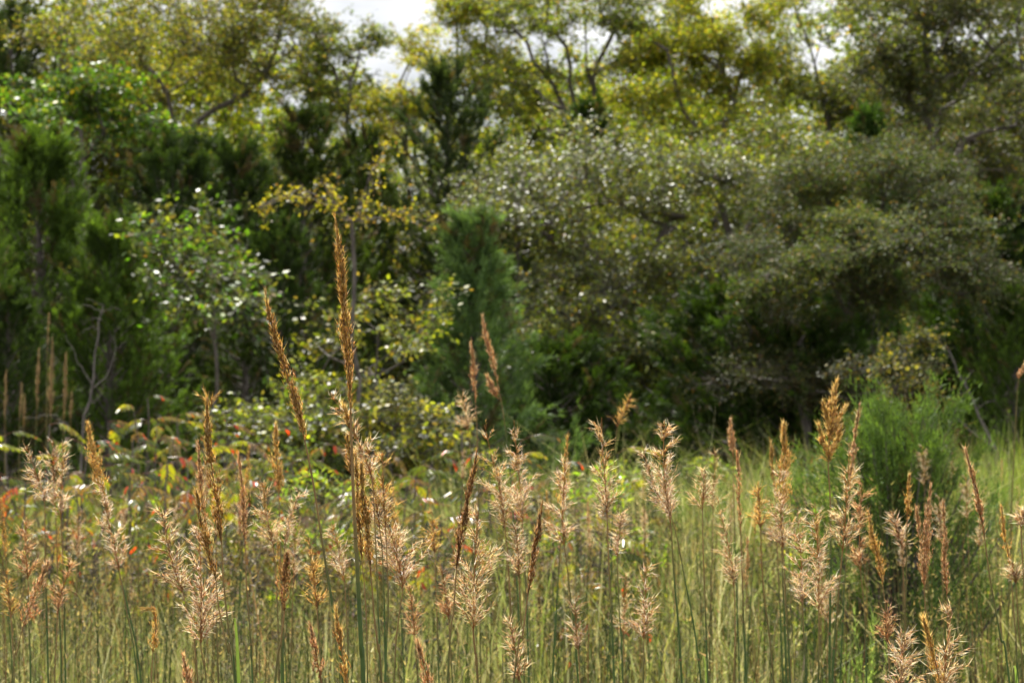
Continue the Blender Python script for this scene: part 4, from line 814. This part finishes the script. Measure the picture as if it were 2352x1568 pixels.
 ('n', [(1108, 725), (1116, 770), (1128, 820), (1142, 880)], 19, [(1160, 980), (1180, 1200)], 6.6, 'red', 'leaning far russet spike, higher of the two before the young cedar', 1.0, None),
 ('o', [(1060, 905), (1066, 930), (1070, 955), (1076, 990)], 46, [(1084, 1080), (1090, 1250)], 7.2, 'cream', 'pale far tuft at the foot of the straight russet spike', .9, None),
 ('o', [(1452, 905), (1440, 930), (1428, 955), (1418, 980)], 30, [(1412, 1050), (1405, 1250)], 8.0, 'amber', 'blurred slanting tan plume by the thin dark trunk', 1.0, None),
 # left part
 ('o', [(62, 1020), (76, 1060), (90, 1100), (104, 1150)], 52, [(106, 1300), (112, 1568)], 5.0, 'pink', 'rosy plume nodding away from the golden one, high near the edge', .9, None),
 ('o', [(146, 1010), (148, 1060), (144, 1120), (142, 1190)], 44, [(148, 1320), (152, 1568)], 5.2, 'pink', 'faded pink and tan plume between the nodding rosy and the tall golden ones', .9, 'amber'),
 ('n', [(202, 968), (214, 1030), (228, 1090), (240, 1150)], 40, [(262, 1260), (300, 1420), (325, 1568)], 5.2, 'amber', 'tall slanting golden plume in front of the sumac by the dead sapling', .9, None),
 ('o', [(236, 1100), (246, 1170), (262, 1240), (276, 1310)], 60, [(292, 1400), (318, 1568)], 5.0, 'pink', 'dusty pink skirt below the tall slanting golden plume', .9, None),
 ('o', [(62, 1190), (60, 1230), (62, 1270), (66, 1330)], 56, [(68, 1430), (72, 1568)], 4.8, 'red', 'brick-red bushy plume near the edge', .9, None),
 ('n', [(112, 1288), (96, 1330), (76, 1380), (54, 1440)], 40, [(40, 1500), (28, 1568)], 4.5, 'red', 'russet head bending sharply over below the brick-red plume', .8, None),
 ('o', [(6, 1310), (10, 1345), (14, 1380), (18, 1420)], 36, [(24, 1500), (28, 1600)], 4.6, 'amber', 'tan head half cut by the edge low down', .8, None),
 ('o', [(172, 1275), (160, 1320), (146, 1360), (138, 1410)], 46, [(134, 1480), (130, 1568)], 4.8, 'red', 'thin russet open plume beside the sharply bent head', .8, None),
 ('n', [(318, 1400), (345, 1404), (352, 1440), (346, 1500)], 26, [(344, 1540), (342, 1640)], 4.3, 'amber', 'curled-over orange seed head hooked like a crook low in the grass', .8, None),
 ('n', [(548, 1035), (554, 1100), (558, 1170), (562, 1250)], 24, [(566, 1350), (580, 1568)], 4.7, 'red', 'straight russet head halfway between the split-tipped and leaning heads', .9, None),
 ('n', [(630, 972), (632, 1020), (634, 1070), (638, 1130)], 34, [(642, 1250), (650, 1568)], 5.2, 'amber', 'blurred golden spindle behind the bend of the leaning tall stem', .9, None),
 ('o', [(600, 1105), (606, 1150), (614, 1200), (626, 1260)], 72, [(634, 1350), (640, 1568)], 4.9, 'cream', 'cream and gold plume under the blurred golden spindle', .9, 'amber'),
 ('o', [(690, 1120), (676, 1160), (664, 1200), (654, 1250)], 54, [(648, 1350), (646, 1568)], 5.0, 'pink', 'pale plume slanting towards the leaning tall stem', .9, None),
 ('n', [(660, 1265), (658, 1310), (655, 1350), (654, 1400)], 40, [(646, 1470), (630, 1600)], 4.2, 'brown', 'brown tuft on a stout green stem low between the leaning stem and plumes', 1.3, None),
 ('o', [(706, 1230), (712, 1280), (720, 1340), (726, 1400)], 50, [(732, 1480), (736, 1600)], 4.4, 'amber', 'golden open plume low in front of the leaning tall stem', .8, None),
 ('o', [(756, 1200), (768, 1240), (778, 1290), (788, 1340)], 60, [(794, 1440), (798, 1600)], 4.6, 'pink', 'rosy plume between the leaning stem and the thick centre stem', .8, 'amber'),
 ('n', [(710, 1430), (718, 1470), (728, 1520), (736, 1570)], 30, [(742, 1640)], 3.9, 'red', 'russet head low between the leaning stem and the stout green stem', .8, None),
 ('o', [(1168, 1410), (1176, 1450), (1184, 1500), (1192, 1560)], 46, [(1200, 1640)], 3.9, 'cream', 'pale loose plume at the bottom beside the dark brown slim stem', .8, None),
 ('o', [(990, 1170), (994, 1200), (996, 1240), (998, 1270)], 34, [(1002, 1380), (1008, 1568)], 5.4, 'amber', 'faint tan tuft in the gap left of the leaning brown head', .8, None),
 ('o', [(1320, 1370), (1322, 1410), (1324, 1450), (1328, 1490)], 46, [(1332, 1560), (1336, 1640)], 4.6, 'pink', 'low faded plume near the bottom past the dark brown slim stem', .8, None),
 ('n', [(432, 1490), (438, 1530), (444, 1570), (450, 1610)], 30, [(456, 1680)], 3.8, 'red', 'rust-coloured tip rising at the bottom edge under the rosy fluffy plume', .8, None),
 ('o', [(1180, 1190), (1186, 1230), (1190, 1270), (1192, 1320)], 56, [(1196, 1400), (1204, 1568)], 4.8, 'pink', 'rosy loose plume tucked behind the dark brown slim head', .8, None),
 ('o', [(1010, 1290), (1018, 1330), (1024, 1370), (1030, 1420)], 40, [(1034, 1500), (1040, 1600)], 4.7, 'red', 'faint reddish plume low behind the leaning brown stem', .8, None),
 ('o', [(940, 1330), (946, 1370), (950, 1410), (954, 1460)], 36, [(958, 1530), (962, 1620)], 4.8, 'red', 'faint low plume between the rosy spread and the creamy pink plume', .8, None),
]
LOBES = {'three-pointed tip': [([(1921, 874), (1914, 920), (1906, 965), (1904, 1000)], 26), ([(1889, 918), (1896, 950), (1902, 985), (1904, 1010)], 15), ([(1943, 930), (1930, 955), (1914, 985), (1905, 1015)], 17), ([(1880, 975), (1888, 1010), (1898, 1045)], 16), ([(1934, 975), (1922, 1010), (1906, 1050)], 18)],
         'frayed split tip': [([(455, 908), (470, 916), (482, 932)], 5), ([(500, 905), (490, 916), (484, 934)], 6), ([(468, 895), (476, 914), (483, 932)], 3)],
         'leaning far russet spike': [([(1122, 872), (1132, 895), (1146, 915)], 26), ([(1118, 858), (1126, 880), (1140, 900)], 14)],
         'tallest golden-brown': [([(797, 1000), (801, 1030), (806, 1062), (812, 1090)], 20), ([(790, 930), (797, 955), (806, 985)], 16)]}
for k, (kd, hd, wp, st, D, pl, lb, rs, tg) in enumerate(STALKS):
    tri = 'three-pointed tip' in lb
    r_, bs_ = stalk(kd, hd, 20 if tri else wp, st, D, pl, lb, 700 + k, rs, tg)
    for key, lobes in LOBES.items():
        if key in lb:
            for q_, (pts_, w_) in enumerate(lobes):
                b = MB(); ax_ = smooth(np.array([at(x, y, D) for x, y in pts_])[::-1] - bs_, 16)
                head_narrow(b, ax_, w_ / FPX * D, int(30 + 14 * w_ * (2 if tri else 1)), PAL[pl], np.random.default_rng(1300 + k * 10 + q_), 1.0 if D < 4.6 else 1.15)
                obj('seed_head', b.mesh('seed_head', M_SEED), r_)
# dry tan stalks by the dead sapling
for k, (x, y, yb, w_) in enumerate([(18, 850, 960, 16), (86, 800, 940, 18), (118, 770, 960, 30), (150, 810, 960, 20), (112, 720, 800, 10), (48, 880, 960, 14), (60, 905, 980, 16), (168, 900, 960, 16)]):
    stalk('n', [(x, y), (x - 2, (y + yb) / 2), (x - 4, yb)], w_ * .5, [(x - 5, yb + 100)], 15.5 + .3 * k, 'drab', ['dry tan stalk furthest to the edge beside the dry clump', 'dry tan stalk inside the dry clump, thin', 'thickest dry tan stalk of the clump by the dead sapling', 'dry tan stalk nearest the dead sapling foot', 'tallest thin dry stalk tip above the dry clump', 'short dry tan stalk between the edge and the clump', 'shortest dry tan stalk before the clump', 'low dry stalk leaning at the dead sapling foot'][k], 900 + k, 1.6, None, group='dry stalks by the dead sapling', leaves=0)

# leafy weeds between the grasses
weeds = [gen_tree('leafy_weed', (0, 14, 0), 'x', 'weed', [[(0, 0, -.05), (.02, 0, .4), (0, .02, .95)], [(0, 0, .35), (.14, .03, .8)], [(0, 0, .3), (-.15, -.02, .75)], [(0, 0, .4), (.02, -.12, .85)]],
    [((0, 0, .85), (.16, .16, .2), 14), ((.12, 0, .66), (.12, .12, .2), 10), ((-.13, 0, .62), (.12, .12, .2), 10), ((0, -.05, .42), (.2, .2, .16), 10)], pl_, sd_, leaf=lf_, per=42, spread=.1, twiglen=(.06, .3), nleaf=7, rtip=.0016, mat=mt_, group='leafy weeds in the meadow', step=.1)
    for pl_, sd_, lf_, mt_ in ((GREYGREEN + [(.16, .17, .06, 4)], 391, (.026, .011), M_MATTE), ([(.13, .20, .03, 4), (.20, .25, .05, 3), (.32, .30, .05, 1)], 392, (.034, .012), M_LEAF), ([(.22, .15, .09, 4), (.30, .23, .14, 3), (.16, .13, .08, 2)], 393, (.02, .009), M_MATTE))]
rng = np.random.default_rng(44); fw = [True] * 3
BACK = [(1080, 'under the paired far spikes'), (1180, 'behind the open rosy plume with bare tip'), (1260, 'before the glinting bush foot'), (1340, 'just before the thin dark trunk'), (1420, 'behind the upright cream plume'), (1500, 'under the blurred slanting tan plume'), (1580, 'past the big rosy plume'), (1660, 'before the lone reddish head'), (1740, 'behind the vase-shaped plume'), (1820, 'behind the golden cluster'),
        (1900, 'behind the three-pointed plume'), (2150, 'past the feathery bush'), (2230, 'behind the slanting stem'), (2310, 'behind the orange-gold head'), (700, 'before the sapling foot'), (400, 'under the sumac thicket'), (200, 'behind the curled crook head')]
for k in range(46):
    D = rng.uniform(9.5, 19); px = rng.uniform(1020, 2400) if k < 38 else rng.uniform(0, 1000); x = (px - 1176) / FPX * D; j = int(rng.integers(0, 3)); sc = rng.uniform(.8, 1.12)
    lb = near_to(('grey-green', 'bright green', 'brown dry')[j] + ' leafy weed ' + ('deep ' if D > 14 else '') , px, BACK)
    if fw[j]: weeds[j].location = (x, D, float(gz(x, D))); weeds[j].scale = (sc,) * 3; weeds[j]['label'] = lb; fw[j] = False
    else: dup(weeds[j], (x, D, float(gz(x, D))), rng.uniform(0, 6.28), sc, lb)

# deeper stalks: four plain kinds, copied with their parts
protos = []
for k, (kd, w_, pl, lb) in enumerate([('n', 26, 'amber', 'golden narrow head among the blurred stalks deeper in the meadow'), ('o', 60, 'pink', 'pinkish plume among the blurred stalks deeper in the meadow'),
                                      ('o', 46, 'cream', 'cream plume among the blurred stalks deeper in the meadow'), ('n', 20, 'red', 'russet narrow head among the blurred stalks deeper in the meadow')]):
    r, bs = stalk(kd, [(1176, 990), (1178, 1060), (1181, 1130)], w_, [(1186, 1300), (1190, 1400)], 7.0, pl, lb, 950 + k, 1.0, None, group='blurred stalks deeper in the meadow', leaves=2, N=240)
    protos.append(r)
rng = np.random.default_rng(99)
FIELD = [(20, 'beside the brick-red bushy plume'), (110, 'behind the sharply bent russet head'), (170, 'behind the faded pink and tan plume'), (240, 'behind the tall slanting golden plume'), (330, 'above the curled crook head'), (400, 'behind the leftmost pale fluffy plume'), (480, 'behind the split-tipped head'),
         (560, 'behind the straight russet head'), (630, 'behind the blurred golden spindle'), (700, 'behind the leaning tall stem'), (770, 'between the two tallest stems'), (840, 'behind the thick centre stem'), (910, 'behind the wide rosy plume'), (990, 'in the gap before the leaning brown head'), (1080, 'behind the creamy pink plume'),
         (1150, 'behind the tall open cream plume'), (1220, 'behind the dark brown slim head'), (1300, 'behind the loose pinkish plume'), (1390, 'behind the upright cream plume'), (1470, 'behind the low rosy plume'), (1540, 'behind the big rosy plume'), (1620, 'behind the small thin spreading plume'), (1690, 'under the lone reddish head'),
         (1745, 'behind the vase-shaped plume'), (1805, 'behind the broad golden head'), (1870, 'behind the lower rosy plume'), (1930, 'behind the dense tan plume'), (1990, 'before the shaded bush base'), (2070, 'behind the small golden spike'), (2130, 'behind the russet fan'), (2200, 'beside the slanting stem'), (2260, 'beyond the slanting stem'), (2320, 'behind the orange-gold head')]
KIND = ['golden narrow head', 'pinkish plume', 'cream plume', 'russet narrow head']
used = [False] * 4
for k in range(116):
    D = rng.uniform(5.2, 13.5) if k < 70 else rng.uniform(12, 18); px = rng.uniform(-60, 2410) if k < 80 else rng.uniform(1050, 2400); x = (px - 1176) / FPX * D
    ytop = rng.uniform(1000, 1330); sc = (CAMZ + (HOR - ytop) / FPX * D) / 1.46
    if D > 10: sc = min(sc, rng.uniform(.72, .92))
    sc = float(np.clip(sc, .55, 1.05)); j = rng.integers(0, 4); loc = (x, D, float(gz(x, D)))
    lb = near_to('blurred ' + ('far ' if D > 10 else '') + KIND[j] + ' ', px, FIELD)
    if not used[j]:
        used[j] = True; protos[j]['label'] = lb; protos[j].location = loc; protos[j].scale = (sc,) * 3; protos[j].rotation_euler = (0, 0, rng.uniform(0, 6.28))
    else: dup(protos[j], loc, rng.uniform(0, 6.28), sc, lb)
